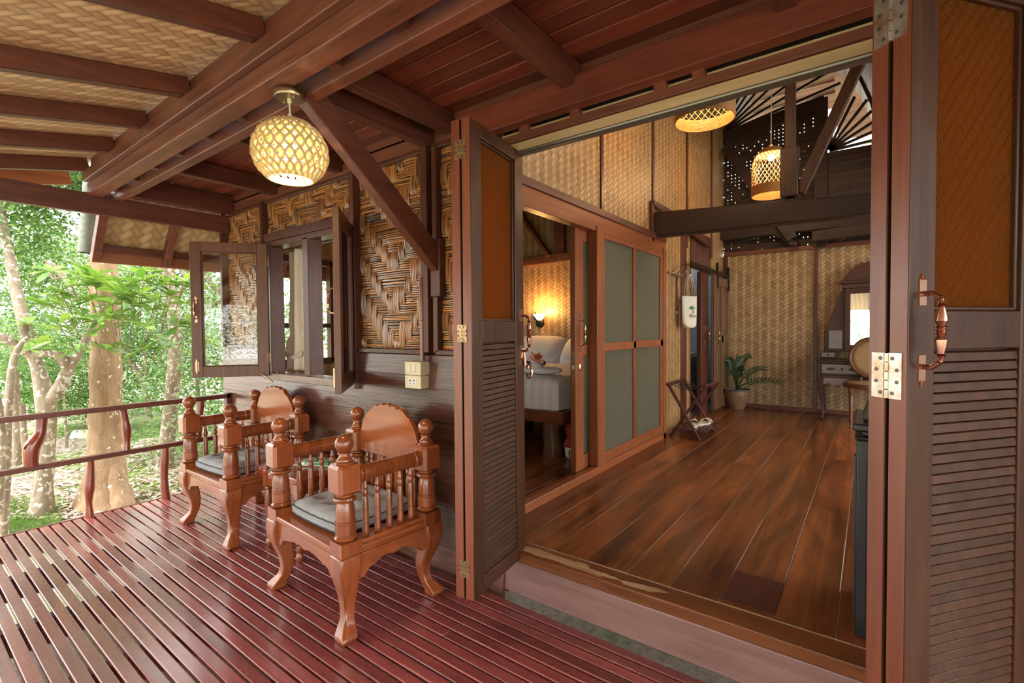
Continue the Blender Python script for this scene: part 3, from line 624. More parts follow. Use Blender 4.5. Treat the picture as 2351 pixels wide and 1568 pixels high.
# bedroom: rear and side walls
mb = MB(); mb.box(-4.3, XP-.06, 5.13, 5.17, .213, 2.9); struct('wall_bedroom_rear', mb, WV_Y)
mb = MB(); mb.bar((-4.2, 5.09, 2.10), (-1.62, 5.09, 2.14), .07, .10); mb.box(-3.12, -2.98, 5.06, 5.13, 2.12, 2.9); mb.bar((-3.75, 5.08, 2.9), (-3.2, 5.08, 2.15), .05, .07, (0,1,0)); mb.box(-2.72,-2.67,5.10,5.13,.3,2.1); struct('trim_59', mb, BEAM, bevel=.004)
mb = MB(); mb.box(-4.30, -4.25, 1.9, 5.15, .1, .95); mb.box(-4.30, -4.25, 1.9, 5.15, 1.92, 2.9); mb.box(-4.30, -4.25, 1.9, 2.1, .95, 1.92); mb.box(-4.30, -4.25, 4.6, 5.15, .95, 1.92); struct('wall_bedroom_side', mb, WV_X)
W3 = struct('window_3'); mb = MB()
for y in (2.1, 2.72, 3.34, 3.96, 4.56): mb.box(-4.31, -4.24, y, y+.05, .95, 1.92)
mb.box(-4.31, -4.24, 2.1, 4.6, .93, .99); mb.box(-4.31, -4.24, 2.1, 4.6, 1.88, 1.94); mb.box(-4.30,-4.25,2.1,4.6,1.28,1.32); mb.build('frame', BEAMZ, W3, bevel=.003)

# ---------------------------------------------------------------- window 1: frame, sashes
W1 = struct('window_1'); W1['label'] = 'wooden casement window with two outward opened sashes'
mb = MB()
for x0, x1, z0, z1 in ((-3.60,-3.53,.918,1.905),(-2.60,-2.53,.918,1.905),(-3.09,-3.02,.95,1.88),(-3.53,-2.6,1.865,1.905)): mb.box(x0, x1, 1.775, 1.88, z0, z1)
mb.build('window_frame', BEAMZ, W1, bevel=.004)
mb = MB(); mb.box(-3.62, -2.50, 1.755, 1.88, .895, .945); mb.build('window_sill', wood('greyed_sill_wood', (.17,.10,.085), (.32,.24,.22), 'x', .28, 18, .1, .2), W1, bevel=.005)
def sash(px, py, ang, side, w=.50, z0=.925, z1=1.885):
    mb = MB(); t = .035; st = .07; M = Matrix.Translation((px, py, 0)) @ Matrix.Rotation(ang, 4, 'Z')
    for p in ((0,st,z0,z1),(w-st,w,z0,z1),(st,w-st,z0,z0+st*1.1),(st,w-st,z1-st,z1)): mb.box(p[0], p[1], 0, t, p[2], p[3])
    for p in ((st,st+.008,z0+.07,z1-.07),(w-st-.008,w-st,z0+.07,z1-.07),(st,w-st,z0+.077,z0+.085),(st,w-st,z1-.078,z1-.07)): mb.box(p[0],p[1],.006,t-.006,p[2],p[3])
    sh = mb.mv(M).build('sash', SASHW, W1, bevel=.003)
    MB().box(st, w-st, t/2-.002, t/2+.002, z0+.07, z1-.07).mv(M).build('window_pane', CLEAR, sh)
    zm = (z0+z1)/2; inn = side
    out = M.to_3x3() @ Vector((0, inn, 0)); b = M @ Vector((w-st/2, t if inn > 0 else 0, zm)); h = pull(sh, b, out, .15, COPPER, s=.8); 
    mb = MB(); q = M @ Vector((w-st/2, (t if inn > 0 else 0)+inn*.006, z0+.08)); mb.tube([q-Vector((0,0,.05)), q+Vector((0,0,.05))], .007, 10); q2 = q-out*.004; mb.bar(q2-Vector((0,0,.035)), q2+Vector((0,0,.035)), .024, .005, out)
    mb.build('shoot_bolt', COPPER, sh, smooth=True)
    for z in (z0+.13, z1-.13):
        q = M @ Vector((0, t/2, z)); mb = MB(); mb.tube([q-Vector((0,0,.035)), q+Vector((0,0,.035))], .006, 10)
        d = M.to_3x3() @ Vector((1,0,0)); mb.bar(q+d*.001-Vector((0,0,.033))+out*(t/2+.001), q+d*.001+Vector((0,0,.033))+out*(t/2+.001), .003, .05, d.cross(Vector((0,0,1)))) ; mb.build('hinge', HINGB, sh, smooth=True)
    return sh
SASHW = wood('weathered_brown_sash_wood', (.085,.032,.02), (.20,.085,.05), 'z', .34, 20, .2, .12)
sash(-3.535, 1.768, math.radians(180+50), 1)
sash(-2.565, 1.768, math.radians(-43), -1)
mb = MB(); a = Vector((-3.50,1.745,.915)); mb.tube([a+Vector((.06,-.01,-.03)), a+Vector((.02,-.02,0)), a+Vector((-.05,-.05,.035)), a+Vector((-.08,-.07,.05)), a+Vector((-.09,-.06,.04))], .004, 8); mb.build('stay_hook', COPPER, W1, smooth=True)

# ---------------------------------------------------------------- folding door leaves
LW, LT, LZ0, LZ1 = .45, .04, .178, 2.070
def leaf_part(door, M, handle, side=1, hinges=True):
    """local y: along the leaf from the hinged outer end; x: thickness from 0 to -LT"""
    st = .082; mb = MB()
    for y0, y1, z0, z1 in ((0,st,LZ0,LZ1),(LW-st,LW,LZ0,LZ1),(st,LW-st,LZ1-.055,LZ1),(st,LW-st,1.195,1.285),(st,LW-st,LZ0,.245)): mb.box(-LT, 0, y0, y1, z0, z1)
    for y0, y1, z0, z1 in ((st,st+.010,1.285,2.015),(LW-st-.010,LW-st,1.285,2.015),(st,LW-st,2.005,2.015),(st,LW-st,1.285,1.295)): mb.box(-LT+.008, -.008, y0, y1, z0, z1)
    lf = mb.mv(M).build('door_leaf', LEAFW, door, bevel=.003)
    MB().box(-.0215, -.0185, st, LW-st, 1.285, 2.015).mv(M).build('amber_pane', AMBER, lf)
    mb = MB(); z = .257
    while z < 1.19:
        for sg in (1,):
            mb.add([(x, y, zz) for y in (st, LW-st) for x, zz in ((-.004, z-.0105), (-.007, z+.0100), (-.034, z+.014), (-.036, z-.004))], [(0,1,2,3),(7,6,5,4),(0,4,5,1),(1,5,6,2),(2,6,7,3),(3,7,4,0)])
        z += .0236
    mb.mv(M).build('louvre_slats', LEAFW, lf, bevel=.0015, seg=1)
    mb = MB(); mb.box(-.037, -.026, st, LW-st, .245, 1.195); mb.mv(M).build('louvre_backing', LEAFW, lf)
    # saw-marked end face
    mb = MB(); mb.box(-LT+.0015, -.0015, -.0012, 0, LZ0+.001, LZ1-.001); mb.mv(M).build('edge_face', EDGEW, lf)
    if handle is not None:
        yy, zz = handle; b = M @ Vector((0, yy, zz)); pull(lf, b, M.to_3x3() @ Vector((1,0,0)), .19, COPPER, s=1.05)
    return lf
def hinge_part(door, M, z, w, h, mat, dx):
    mb = MB()
    for x0, x1 in ((-LT-dx+.004-.0, -LT-dx+.030), ): pass
    c_ = -LT-dx/2
    mb.box(c_-.004-w, c_-.004, -.004, -.0012, z-h/2, z+h/2); mb.box(c_+.004, c_+.004+w, -.004, -.0012, z-h/2, z+h/2)
    for k in range(5): mb.tube([(c_, -.004, z-h/2+h*k/5+.001), (c_, -.004, z-h/2+h*(k+1)/5-.001)], .0055, 10)
    o = mb.mv(M).build('hinge', mat, door, smooth=False)
    mb = MB()
    for sx in (-1, 1):
        for q in (-.38, -.13, .13, .38): mb.lathe([(.0001,-.0055),(.004,-.0052),(.0045,-.004),(.0045,-.003)], (c_+sx*(w*.45+.004+(.006 if abs(q) < .3 else -.004)), 0, z+h*q), 10, 'y')
    mb.mv(M).build('hinge_screws', SCREW, o, smooth=True)
DX = .008
def stack(name, label, x, y, ang, hl, hinges):
    D = struct(name); D['label'] = label
    M = Matrix.Translation((x, y, 0)) @ Matrix.Rotation(ang, 4, 'Z')
    leaf_part(D, M, hl); leaf_part(D, M @ Matrix.Translation((-LT-DX, 0, 0)), None)
    for z, w, h, mt in hinges: hinge_part(D, M, z, w, h, mt, DX)
    return D
stack('door_1', 'folded pair of amber glass and louvre door leaves beside the armchair', -1.241, 1.405, math.radians(8.5), (LW-.028, 1.23), ((1.95,.022,.075,HINGB),(1.235,.018,.068,HINGB),(.30,.018,.068,HINGB)))
stack('door_2', 'folded pair of door leaves at the near end of the opening with rusty hinges', .068, 1.385, math.radians(-38), (.040, 1.24), ((1.955,.033,.115,HINGE),(1.136,.030,.105,HINGE)))
mb = MB(); bx = Matrix.Translation((-1.241,1.405,0)) @ Matrix.Rotation(math.radians(8.5), 4, 'Z')
mb.tube([bx @ Vector(p) for p in ((.004,LW-.01,1.16),(.010,LW-.01,1.08))], .006, 10)
ring = [bx @ Vector((.012, LW+.03+.026*math.cos(t), 1.05+.03*math.sin(t))) for t in np.linspace(-2.6, 2.6, 14)]; mb.tube(ring, .006, 8, flat=1)
mb.build('padlock_hasp', COPPER, bpy.data.objects['door_1'], smooth=True)
# ================================================================ things
# ---------------------------------------------------------------- armchairs
POSTP = [(.046,.355),(.046,.357),(.038,.403),(.044,.407),(.046,.413),(.042,.419),(.037,.422),(.041,.427),(.042,.468),(.0385,.470),(.0385,.473),(.042,.475),(.042,.478),(.0385,.480),(.039,.52),(.034,.545),(.031,.554),(.036,.556),(.045,.562),(.048,.570),(.045,.578),(.033,.582),(.033,.586),(.040,.589),(.040,.596),(.03,.6)]
def make_armchair():
    t = thing('armchair', 'polished teak armchair with turned ball posts, standing nearest the folded doors', 'armchair', group='teak veranda armchairs')
    W_, D_ = .295, .21
    for sx in (-1, 1):
        for sy in (-1, 1):
            x, y = sx*W_, sy*D_
            mb = MB(); mb.box(x-.046, x+.046, y-.046, y+.046, .345, .40)
            mb.lathe([(.030,.398)]+[(r, z) for r, z in POSTP[2:]], (x,y,0), 24)
            # chamfered square block
            k = .052; cch = .014; oc = [(k-cch,-k),(k,-k+cch),(k,k-cch),(k-cch,k),(-k+cch,k),(-k,k-cch),(-k,-k+cch),(-k+cch,-k)]
            v = []
            for z, q in ((.592,.82),(.602,1),(.700,1),(.712,.82)): v += [(x+a*q, y+b*q, z) for a, b in oc]
            mb.add(v, [(i*8+j, i*8+(j+1)%8, (i+1)*8+(j+1)%8, (i+1)*8+j) for i in range(3) for j in range(8)]+[tuple(range(8))[::-1], tuple(range(24,32))])
            mb.lathe([(.02,.706),(.038,.709),(.041,.714),(.038,.719),(.030,.721),(.033,.725),(.032,.730),(.024,.738),(.021,.748),(.021,.751),(.028,.753),(.028,.757),(.020,.760)]+sphere_prof(.0385,.792,10,-.8,1), (x,y,0), 24)
            mb.build('post', CHAIR, t, smooth=True)
            # cabriole leg, curving out towards the corner
            prof = [(.345,.010,.046),(.30,.014,.047),(.26,.013,.043),(.21,.002,.036),(.16,-.012,.030),(.11,-.014,.025),(.07,-.004,.024),(.045,.012,.030),(.02,.028,.036),(.0,.026,.033)]
            v = []
            for z, o_, h_ in prof:
                cx, cy = x+sx*(o_-.004), y+sy*(o_*.8-.002); v += [(cx-h_, cy-h_, z), (cx+h_, cy-h_, z), (cx+h_, cy+h_, z), (cx-h_, cy+h_, z)]
            n = len(prof); mb = MB(); mb.add(v, [(i*4+j, (i+1)*4+j, (i+1)*4+(j+1)%4, i*4+(j+1)%4) for i in range(n-1) for j in range(4)]+[(0,1,2,3), tuple(range((n-1)*4, n*4))[::-1]])
            mb.build('leg', CHAIR, t, bevel=.008, seg=3, smooth=True)
    mb = MB(); mb.box(-.335, .335, -.255, .255, .347, .372); mb.box(-.325, .325, -.247, .247, .332, .347); mb.build('seat', CHAIRX, t, bevel=.006)
    mb = MB()
    for sx in (-1, 1): mb.box(sx*W_-.038, sx*W_+.038, -.165, .165, .372, .392)
    mb.box(-.25, .25, D_-.03, D_+.03, .372, .392); mb.build('seat_rail', CHAIRX, t, bevel=.003)
    # scalloped aprons
    def apron(L):
        return [(-L,.335),(-L,.235),(-L+.03,.232),(-L+.055,.262),(-L+.085,.268),(-L*.35,.285),(-.04,.288),(0,.278),(.04,.288),(L*.35,.285),(L-.085,.268),(L-.055,.262),(L-.03,.232),(L,.235),(L,.335)]
    for sy in (-1, 1): MB().prism(apron(.262), sy*.232-.012, sy*.232+.012, 'y').build('apron', CHAIRX, t, bevel=.003)
    for sx in (-1, 1): MB().prism(apron(.178), sx*.318-.012, sx*.318+.012, 'x').build('apron', CHAIRX, t, bevel=.003)
    bp = [(.0045,.646),(.006,.620),(.0115,.595),(.0085,.588),(.013,.578),(.0135,.566),(.009,.556),(.012,.545),(.0145,.50),(.0125,.498),(.0155,.45),(.013,.447),(.016,.405),(.0125,.400),(.0155,.396),(.0155,.390)]
    for sx in (-1, 1):
        mb = MB(); pr = [(.026,-.16),(.037,-.155),(.037,-.146),(.028,-.143),(.038,-.138),(.038,-.13),(.034,-.127),(.035,0),(.034,.127),(.038,.13),(.038,.138),(.028,.143),(.037,.146),(.037,.155),(.026,.16)]
        mb.lathe(pr, (sx*W_, 0, .655), 24, 'y'); mb.build('armrest', CHAIR, t, smooth=True)
        for k in range(5):
            mb = MB(); mb.lathe(bp, (sx*W_, -.118+k*.059, -.003), 12); mb.build('spindle', CHAIR, t, smooth=True)
    for x in (-.20, -.155, .155, .20):
        mb = MB(); mb.lathe([(r, z-.02) for r, z in bp], (x, D_, 0), 12); mb.build('spindle', CHAIR, t, smooth=True)
    for x in (-.075, 0, .075): MB().box(x-.028, x+.028, D_-.008, D_+.008, .385, .60).build('back_slat', CHAIR, t, bevel=.003)
    # scalloped arched backboard
    P = [(-.247,.600),(.247,.600),(.247,.66)]
    for k in range(1, 9):
        a = math.radians(6.2*k); P.append((.247*math.cos(a)**.75, .66+.205*math.sin(a)))
    n1 = len(P); top = []
    for k in range(0, 5):
        xa = .135-.054*k
        for e in range(5):
            q = e/4; xx = xa-.054*q; top.append((xx, .66+.202*math.sqrt(1-(xx/.29)**2)+.014*math.sin(PI*q)**.6))
    P = P+top
    P += [(-a, b) for a, b in P[2:n1][::-1]]
    MB().prism(P, D_-.014, D_+.016, 'y').build('backrest', CHAIRX, t, bevel=.005)
    return t
ch = make_armchair()
ch.location = (-1.985, 1.375, 0); ch.rotation_euler = (0, 0, math.radians(-4))
dup(ch, (-3.265, 1.455, 0), 0, 'polished teak armchair with turned ball posts, standing next to the deck railing')
def make_cushion():
    R_ = random.Random(3)
    def f(sg):
        def g_(u, v):
            a, b = u*2-1, v*2-1; x = .215*a*(1-.05*b*b); y = .195*b*(1-.05*a*a)
            e = max(abs(a), abs(b)); h = (1-e**4)**.5*.040
            for tx in (-.5, 0, .5):
                for ty in (-.45, .45):
                    d = math.hypot((a-tx)*1.0, b-ty); h -= .034*math.exp(-(d/.15)**2)*(1-e**6)
            h += .003*math.sin(9*a+3*math.sin(5*b))*(1-e**4) + .002*math.sin(13*b-4*a)*(1-e**4)
            return (x, y, .030+sg*(.018+h) if sg > 0 else .030-.018-h*.25+0)
        return g_
    mb = MB(); mb.grid(f(1), 44, 40); mb.grid(f(-1), 20, 20)
    N = 160; v = []
    def edge(s):
        p = s*4; k = int(p) % 4; q = (p-int(p))*2-1
        return [(q, -1), (1, q), (-q, 1), (-1, -q)][k]
    v = []
    for i in range(N):
        a, b = edge(i/N); x = .215*a*(1-.05*b*b); y = .195*b*(1-.05*a*a); w = .0025*math.sin(i*.9)
        for z, o_ in ((.048, 0), (.040, .006), (.030, .004+w*.0), (.020, .006), (.012, 0)): v.append((x*(1+o_/.2), y*(1+o_/.2), z+w*.4))
    mb.add(v, [(i*5+j, ((i+1)%N)*5+j, ((i+1)%N)*5+j+1, i*5+j+1) for i in range(N) for j in range(4)])
    o = mb.build('seat_cushion', CUSH, smooth=True)
    pp = []
    for i in range(N+1):
        a, b = edge((i % N)/N); pp.append((.218*a*(1-.05*b*b), .198*b*(1-.05*a*a), .0485+.001*math.sin(i)))
    MB().tube(pp, .0028, 6, cap=False).build('piping', PIPING, o, smooth=True)
    MB().tube([(p[0], p[1], .0125) for p in pp], .0028, 6, cap=False).build('piping', PIPING, o, smooth=True)
    MB().add([(-.21,.02,.045),(-.25,.03,.065),(-.252,.045,.064),(-.212,.04,.045)], [(0,1,2,3)]).build('care_tag', WHITEP, o, solid=.001)
    tag(o, 'grey tufted seat cushion lying on the armchair beside the folded doors', 'cushion', 'grey tufted chair cushions'); return o
cu = make_cushion(); cu.location = (-1.985, 1.372, .374); cu.rotation_euler = (0, 0, math.radians(-2))
dup(cu, (-3.265, 1.44, .374), math.radians(3), 'grey tufted seat cushion lying on the armchair next to the railing')
# ---------------------------------------------------------------- side table
t = thing('side_table', 'small lacquered table with wavy slab top between the armchairs', 'table', (-2.64, 1.52, 0))
P = []
for i in range(48):
    a = 2*PI*i/48; cx, cy = math.cos(a), math.sin(a); r = 1/(abs(cx)**5+abs(cy)**5)**.2; w = .010*math.sin(7*a)+.006*math.sin(15*a+1); P.append((cx*(.245*r+w), cy*(.205*r+w)))
MB().prism(P, .432, .470, 'z').build('table_top', wood('red_lacquered_slab', (.16,.025,.010), (.34,.06,.022), 'y', .15, 10, .1, .05, .7, coat=.5), t, bevel=.008, seg=3)
mb = MB(); 
for sy in (-1, 1): mb.box(-.17, .17, sy*.15-.01, sy*.15+.01, .36, .432)
for sx in (-1, 1): mb.box(sx*.17-.01, sx*.17+.01, -.15, .15, .36, .432)
mb.build('apron', CHAIRX, t, bevel=.002)
for sx in (-1, 1):
    for sy in (-1, 1):
        mb = MB(); mb.box(sx*.165-.02, sx*.165+.02, sy*.145-.02, sy*.145+.02, .35, .432)
        mb.lathe([(.017,.35),(.02,.34),(.013,.33),(.019,.31),(.020,.25),(.017,.20),(.018,.14),(.013,.12),(.021,.10),(.013,.085),(.018,.06),(.014,.045),(.020,.03),(.021,.015),(.014,.0)], (sx*.165, sy*.145, 0), 14); mb.build('leg', CHAIR, t, smooth=True)
gw = Mat('green_white_wrapped_packet', .25); nn = gw.noise(scale=22, detail=3); gw.col(gw.ramp(nn, [(.42,(.85,.87,.83)),(.50,(.05,.33,.14)),(.58,(.02,.22,.10)),(.62,(.8,.84,.8))]))
o = MB().box(-.10,.10,-.05,.05,0,.022).build('wrapped_packet', gw, bevel=.006); o.location = (-2.60,1.56,.4705); o.rotation_euler = (0,0,.5); tag(o, 'green and white wrapped packet lying on the small table', 'packet')
MB().box(-.115,.115,-.065,.065,-.0,.004).build('packet_tray', WHITEP, o, bevel=.002)
o.location.z = .4725
# ---------------------------------------------------------------- railing
t = thing('deck_railing', 'log post railing with two dark rails at the far deck edge', 'railing', (-4.235, 0, 0))
def log(y, z0, z1, r, lean=0, wob=.012, seed=1, knot=None, parent=t):
    q = random.Random(seed); n = 12; pts = []; rad = []
    for i in range(n+1):
        f_ = i/n; pts.append((wob*.5*math.sin(f_*5+seed), y+lean*f_+wob*math.sin(f_*4+seed*2), z0+(z1-z0)*f_)); k = r*(1+.12*math.sin(f_*9+seed)+q.uniform(-.06,.06))
        if knot and abs(f_-knot[0]) < .22: k += knot[1]*(1-abs(f_-knot[0])/.22)
        rad.append(k)
    mb = MB(); mb.tube(pts, rad, 14); return mb.build('log_post', LOGW, parent, smooth=True)
mb = MB(); mb.bar((0,-2.4,.722),(0,1.775,.722),.05,.034); mb.build('top_rail', BEAMY, t, bevel=.003)
mb = MB(); mb.bar((0,-2.4,.398),(0,1.775,.398),.045,.032); mb.build('middle_rail', BEAMY, t, bevel=.003)
for y, z0, z1, r, ln, sd_, kn in ((1.085,.412,.706,.024,-.01,3,(.45,.005)),(1.545,.412,.706,.026,.01,5,None),(.878,0,.384,.022,.0,2,(.5,.008)),(1.315,0,.384,.026,-.005,8,(.3,.005)),(1.70,0,.384,.022,0,9,None),(.42,0,.384,.025,0,4,None),(.15,.412,.706,.03,0,6,None),(-.1,0,.384,.026,0,7,None),(-.5,.412,.706,.03,0,11,None)): log(y, z0, z1, r, ln, .008, sd_, kn)
mb = MB(); pts = [(0,.600,.412),(0,.597,.45),(0,.600,.50),(0,.607,.54),(0,.628,.575),(0,.645,.61),(0,.650,.65),(0,.655,.706)]
mb.tube(pts, [.036,.038,.040,.043,.038,.030,.028,.030], 16); mb.tube([(0.01,.585,.545),(0,.572,.555)], [.03,.015], 12); mb.build('log_post', LOGW, t, smooth=True)
mb = MB(); mb.box(-.03,.025,1.745,1.79,.0,.745); mb.build('end_post', BEAMZ, t, bevel=.004)
# ---------------------------------------------------------------- switch box
t = thing('switch_box', 'cream switch and socket box on the dark clapboard wall', 'switch box', (-1.94, 1.775, .94))
MB().box(-.062,.062,-.055,.012,0,.069).build('lower_box', CREAMP, t, bevel=.004); MB().box(-.062,.062,-.055,.012,.071,.142).build('upper_box', CREAMP, t, bevel=.004)
for x in (-.024, .012): MB().box(x-.009,x+.009,-.060,-.053,.088,.126).build('switch_rocker', WHITEP, t, bevel=.002)
o = MB().box(-.034,.028,-.057,-.053,.015,.055).build('socket_plate', WHITEP, t, bevel=.001)
mb = MB()
for x in (-.018,.012):
    for dx, dz in ((-.004,.008),(.004,.008),(0,-.008)): mb.box(x+dx-.0018,x+dx+.0018,-.0585,-.0565,.035+dz-.004,.035+dz+.004)
mb.build('socket_slots', DARKP, o)
o = MB().tube([(-1.905,1.76,1.085),(-1.905,1.76,1.30),(-1.905,1.76,1.302),(-1.905,1.76,1.53)], [.015,.014,.016,.014], 14).build('bamboo_conduit', wood('brown_varnished_bamboo_cane', (.10,.03,.015), (.24,.08,.035), 'z', .15, 10, .1, coat=.5), smooth=True)
tag(o, 'varnished bamboo cane covering the cable above the switch box', 'bamboo cane')
# ---------------------------------------------------------------- veranda pendant lamp
t = thing('pendant_lamp', 'round woven rope pendant lamp hanging from the veranda beam', 'lamp', (-1.795, .992, 1.936))
MB().lathe([(.001,.230),(.053,.230),(.055,.226),(.055,.210),(.052,.205),(.001,.204)], (0,0,0), 32).build('ceiling_canopy', GOLDM, t, smooth=True)
for x in (-.034, .034): MB().lathe(sphere_prof(.005,.202,5), (x,0,0), 10).build('canopy_screw', GOLDM, t, smooth=True)
MB().tube([(0,0,.206),(0,0,.19),(0,0,.188),(.001,0,.15),(0,0,.145),(0,0,.13)], [.008,.008,.003,.003,.008,.009], 12).build('cord', CREAMP, t, smooth=True)
R0 = .1325
def sp(th, ph, r=R0): return (r*math.sin(th)*math.cos(ph), r*math.sin(th)*math.sin(ph), r*.93*math.cos(th))
NS = 24
for k in range(NS):
    for sg in (1, -1):
        pts = []; 
        for i in range(46):
            th = .14+(2.50-.14)*i/45; w = 2*PI/NS*.46*math.sin(i*PI/3.75*.5)*sg; pts.append(sp(th, 2*PI*k/NS+w, R0+.0035*sg*math.cos(i*PI/3.75*.5)))
        MBs = MB().tube(pts, .0050, 6)
        if k == 0 and sg == 1: allm = MB()
        allm.add(MBs.v, MBs.f)
allm.build('rope_shade', WATER, t, smooth=True)
mb = MB()
for r_ in range(11):
    th0 = .22+r_*.208; th1 = th0+.215
    for k in range(NS):
        a0 = 2*PI*(k+.5*(r_%2)*0)/NS; hw0 = 2*PI/NS*.20; hw1 = 2*PI/NS*.44
        mb.add([sp(th0, a0-hw0, R0-.010), sp(th0, a0+hw0, R0-.010), sp(th1, a0+hw1, R0-.004), sp(th1, a0-hw1, R0-.004)], [(0,1,2,3)])
mb.build('leaf_lining', WATERI, t, solid=.0015)
mb = MB(); mb.tube([sp(2.50, 2*PI*i/40, R0+.001) for i in range(41)], .006, 6, cap=False); mb.build('rim_rope', WATER, t, smooth=True); MB().tube([sp(.14, 2*PI*i/24, R0) for i in range(25)], .006, 6, cap=False).build('neck_rope', WATER, t, smooth=True)
MB().lathe([(.010,.10),(.016,.06),(.016,.035)]+[(.018,.03),(.029,.01),(.031,-.012),(.024,-.034),(.010,-.043),(.001,-.045)], (0,0,0), 20).build('bulb', BULB, t, smooth=True)
lamp('veranda_bulb_light', (-1.795, .992, 1.885), 6, (1,.74,.42), .04)
# ---------------------------------------------------------------- curtain
t = thing('curtain_rod', 'thin metal curtain rod inside the open window', 'curtain rod', (-3.1, 1.98, 1.885))
MB().tube([(-.62,0,0),(.60,0,0)], .007, 10).build('rod', TRACK, t, smooth=True)
for x in (-.58,.56): MB().box(x-.008,x+.008,-.096,.008,-.010,.0).build('bracket', TRACK, t)
mb = MB()
def cf(u, v):
    z = 1.87-v*.92; fold = math.sin(u*26+.6*math.sin(v*5))*.014; pin = math.exp(-((v-.70)/.05)**2)
    w = .25; wv = w*(1-.22*pin) + (.05*math.exp(-((v-.80)/.07)**2))
    xc = -3.515-.05*v+.01*math.sin(v*3)
    return (xc+(u-.5)*wv, 1.98+fold*(1-.5*pin)+.03*math.sin(u*7), z)
mb.grid(cf, 60, 50); o = mb.build('window_curtain', CURT, smooth=True, solid=.002); tag(o, 'beige tied back curtain hanging inside the open window', 'curtain')
mb = MB(); mb.grid(lambda u, v: (-3.555+(u-.5)*.25, 1.955-.02*math.sin(u*PI)+.0*v, 1.10-.035*v-.035*math.sin(u*3.1)), 12, 4); mb.build('tie_band', CURT, o, smooth=True, solid=.004)
mb = MB(); mb.grid(lambda u, v: (-2.98+(u-.5)*.05, 2.0+.01*math.sin(u*20), 1.88-.3*v), 10, 6); o = mb.build('curtain_valance', CURT, smooth=True, solid=.002); tag(o, 'short strip of beige curtain behind the window mullion', 'curtain')
# ---------------------------------------------------------------- bed
t = thing('bed', 'wooden platform bed on thick log legs in the bedroom', 'bed', (-2.75, 4.15, .213))
mb = MB(); mb.box(-.85,.85,-.95,-.91,.29,.385); mb.box(-.85,-.81,-.91,.9,.29,.385); mb.box(.81,.85,-.91,.9,.29,.385); mb.box(-.81,.81,-.91,.9,.33,.38); mb.build('bed_frame', wood('red_brown_bed_board', (.10,.025,.012), (.24,.07,.03), 'x', .25, 16, .2), t, bevel=.004)
for x, y in ((.66,-.80),(-.66,-.80),(.66,.75),(-.66,.75)):
    mb = MB(); mb.tube([(x+.0,y,0),(x+.01,y,.08),(x-.01,y,.18),(x,y,.29)], [.085,.078,.072,.08], 14); mb.build('log_leg', OLDD, t, smooth=True)
def soft(x0,x1,y0,y1,z0,z1,r,f=.0,nu=36,nv=36,seed=0):
    mb = MB(); cx,cy=(x0+x1)/2,(y0+y1)/2; hx,hy=(x1-x0)/2,(y1-y0)/2
    def g_(u,v):
        # wrap: v from skirt bottom to top centre
        a = 2*PI*u; ca, sa = math.cos(a), math.sin(a); k = 1/max(abs(ca),abs(sa)); px, py = ca*k, sa*k
        if v < .4: q = v/.4; ex = 1; z = z0+(z1-r-z0)*q; rr = 0
        elif v < .6: q = (v-.4)/.2; z = z1-r+r*math.sin(q*PI/2); ex = 1-(1-math.cos(q*PI/2))*r/min(hx,hy)
        else: q = (v-.6)/.4; ex = (1-r/min(hx,hy))*(1-q); z = z1+f*math.sin(q*PI/2)
        if v > 0: z += .004*math.sin(px*7+seed)*math.sin(py*9)
        w = .006*math.sin(a*37)*(1 if v < .5 else 0)*(1-v*2)
        rx = (r*.6)*(1 if abs(px*py) > .8 else 0)*0
        m_ = (abs(px)**10+abs(py)**10)**.1
        return (cx+(hx+w)*ex*px/m_**.6, cy+(hy+w)*ex*py/m_**.6, z)
    return mb.grid(g_, 160, 30, closeu=True)
MB_ = soft(-.80,.80,-.91,.88,.386,.645,.09); MB_.build('mattress_with_sheet', SHEET, t, smooth=True)
def pillow(cx, cy, cz, w, h, th, tilt, label, rz=0):
    mb = MB()
    for sg in (1,-1):
        mb.grid(lambda u, v: ((u*2-1)*w/2*(1-.08*(v*2-1)**2), (v*2-1)*h/2*(1-.08*(u*2-1)**2), sg*th/2*max(0,(1-abs(u*2-1)**3.2)*(1-abs(v*2-1)**3.2))**.45), 28, 22)
    M = Matrix.Translation((cx,cy,cz)) @ Matrix.Rotation(rz,4,'Z') @ Matrix.Rotation(tilt,4,'X'); o = mb.build('pillow', PILLOW, smooth=True); o.matrix_world = M; tag(o, label, 'pillow', 'white bed pillows')
pillow(-3.21,4.84,.985,.74,.44,.19,math.radians(48),'plump white pillow below the wall lamp at the head of the bed'); pillow(-2.50,4.84,.985,.74,.44,.19,math.radians(48),'white pillow at the head of the bed, partly hidden by the sliding door')
t = thing('towel_bundle', 'rolled white towels decorated with a flower on the bed', 'towel', (-2.33, 3.46, .862)); 
mb = MB(); mb.tube([(-.22+.05*i, .03*math.sin(i*.8), .03) for i in range(10)], [.025,.034,.036,.038,.036,.035,.037,.036,.034,.022], 12, flat=.8); mb.tube([(-.2+.05*i, .09+.02*math.sin(i), .03) for i in range(9)], [.02]+[.034]*7+[.02], 12, flat=.8); mb.build('rolled_towel', TOWEL, t, smooth=True)
mb = MB(); mb.lathe(sphere_prof(.055,.055,8,-.3,1), (0,0.02,0), 16, 'z', 1.3, .9); mb.build('towel_knot', TOWEL, t, smooth=True)
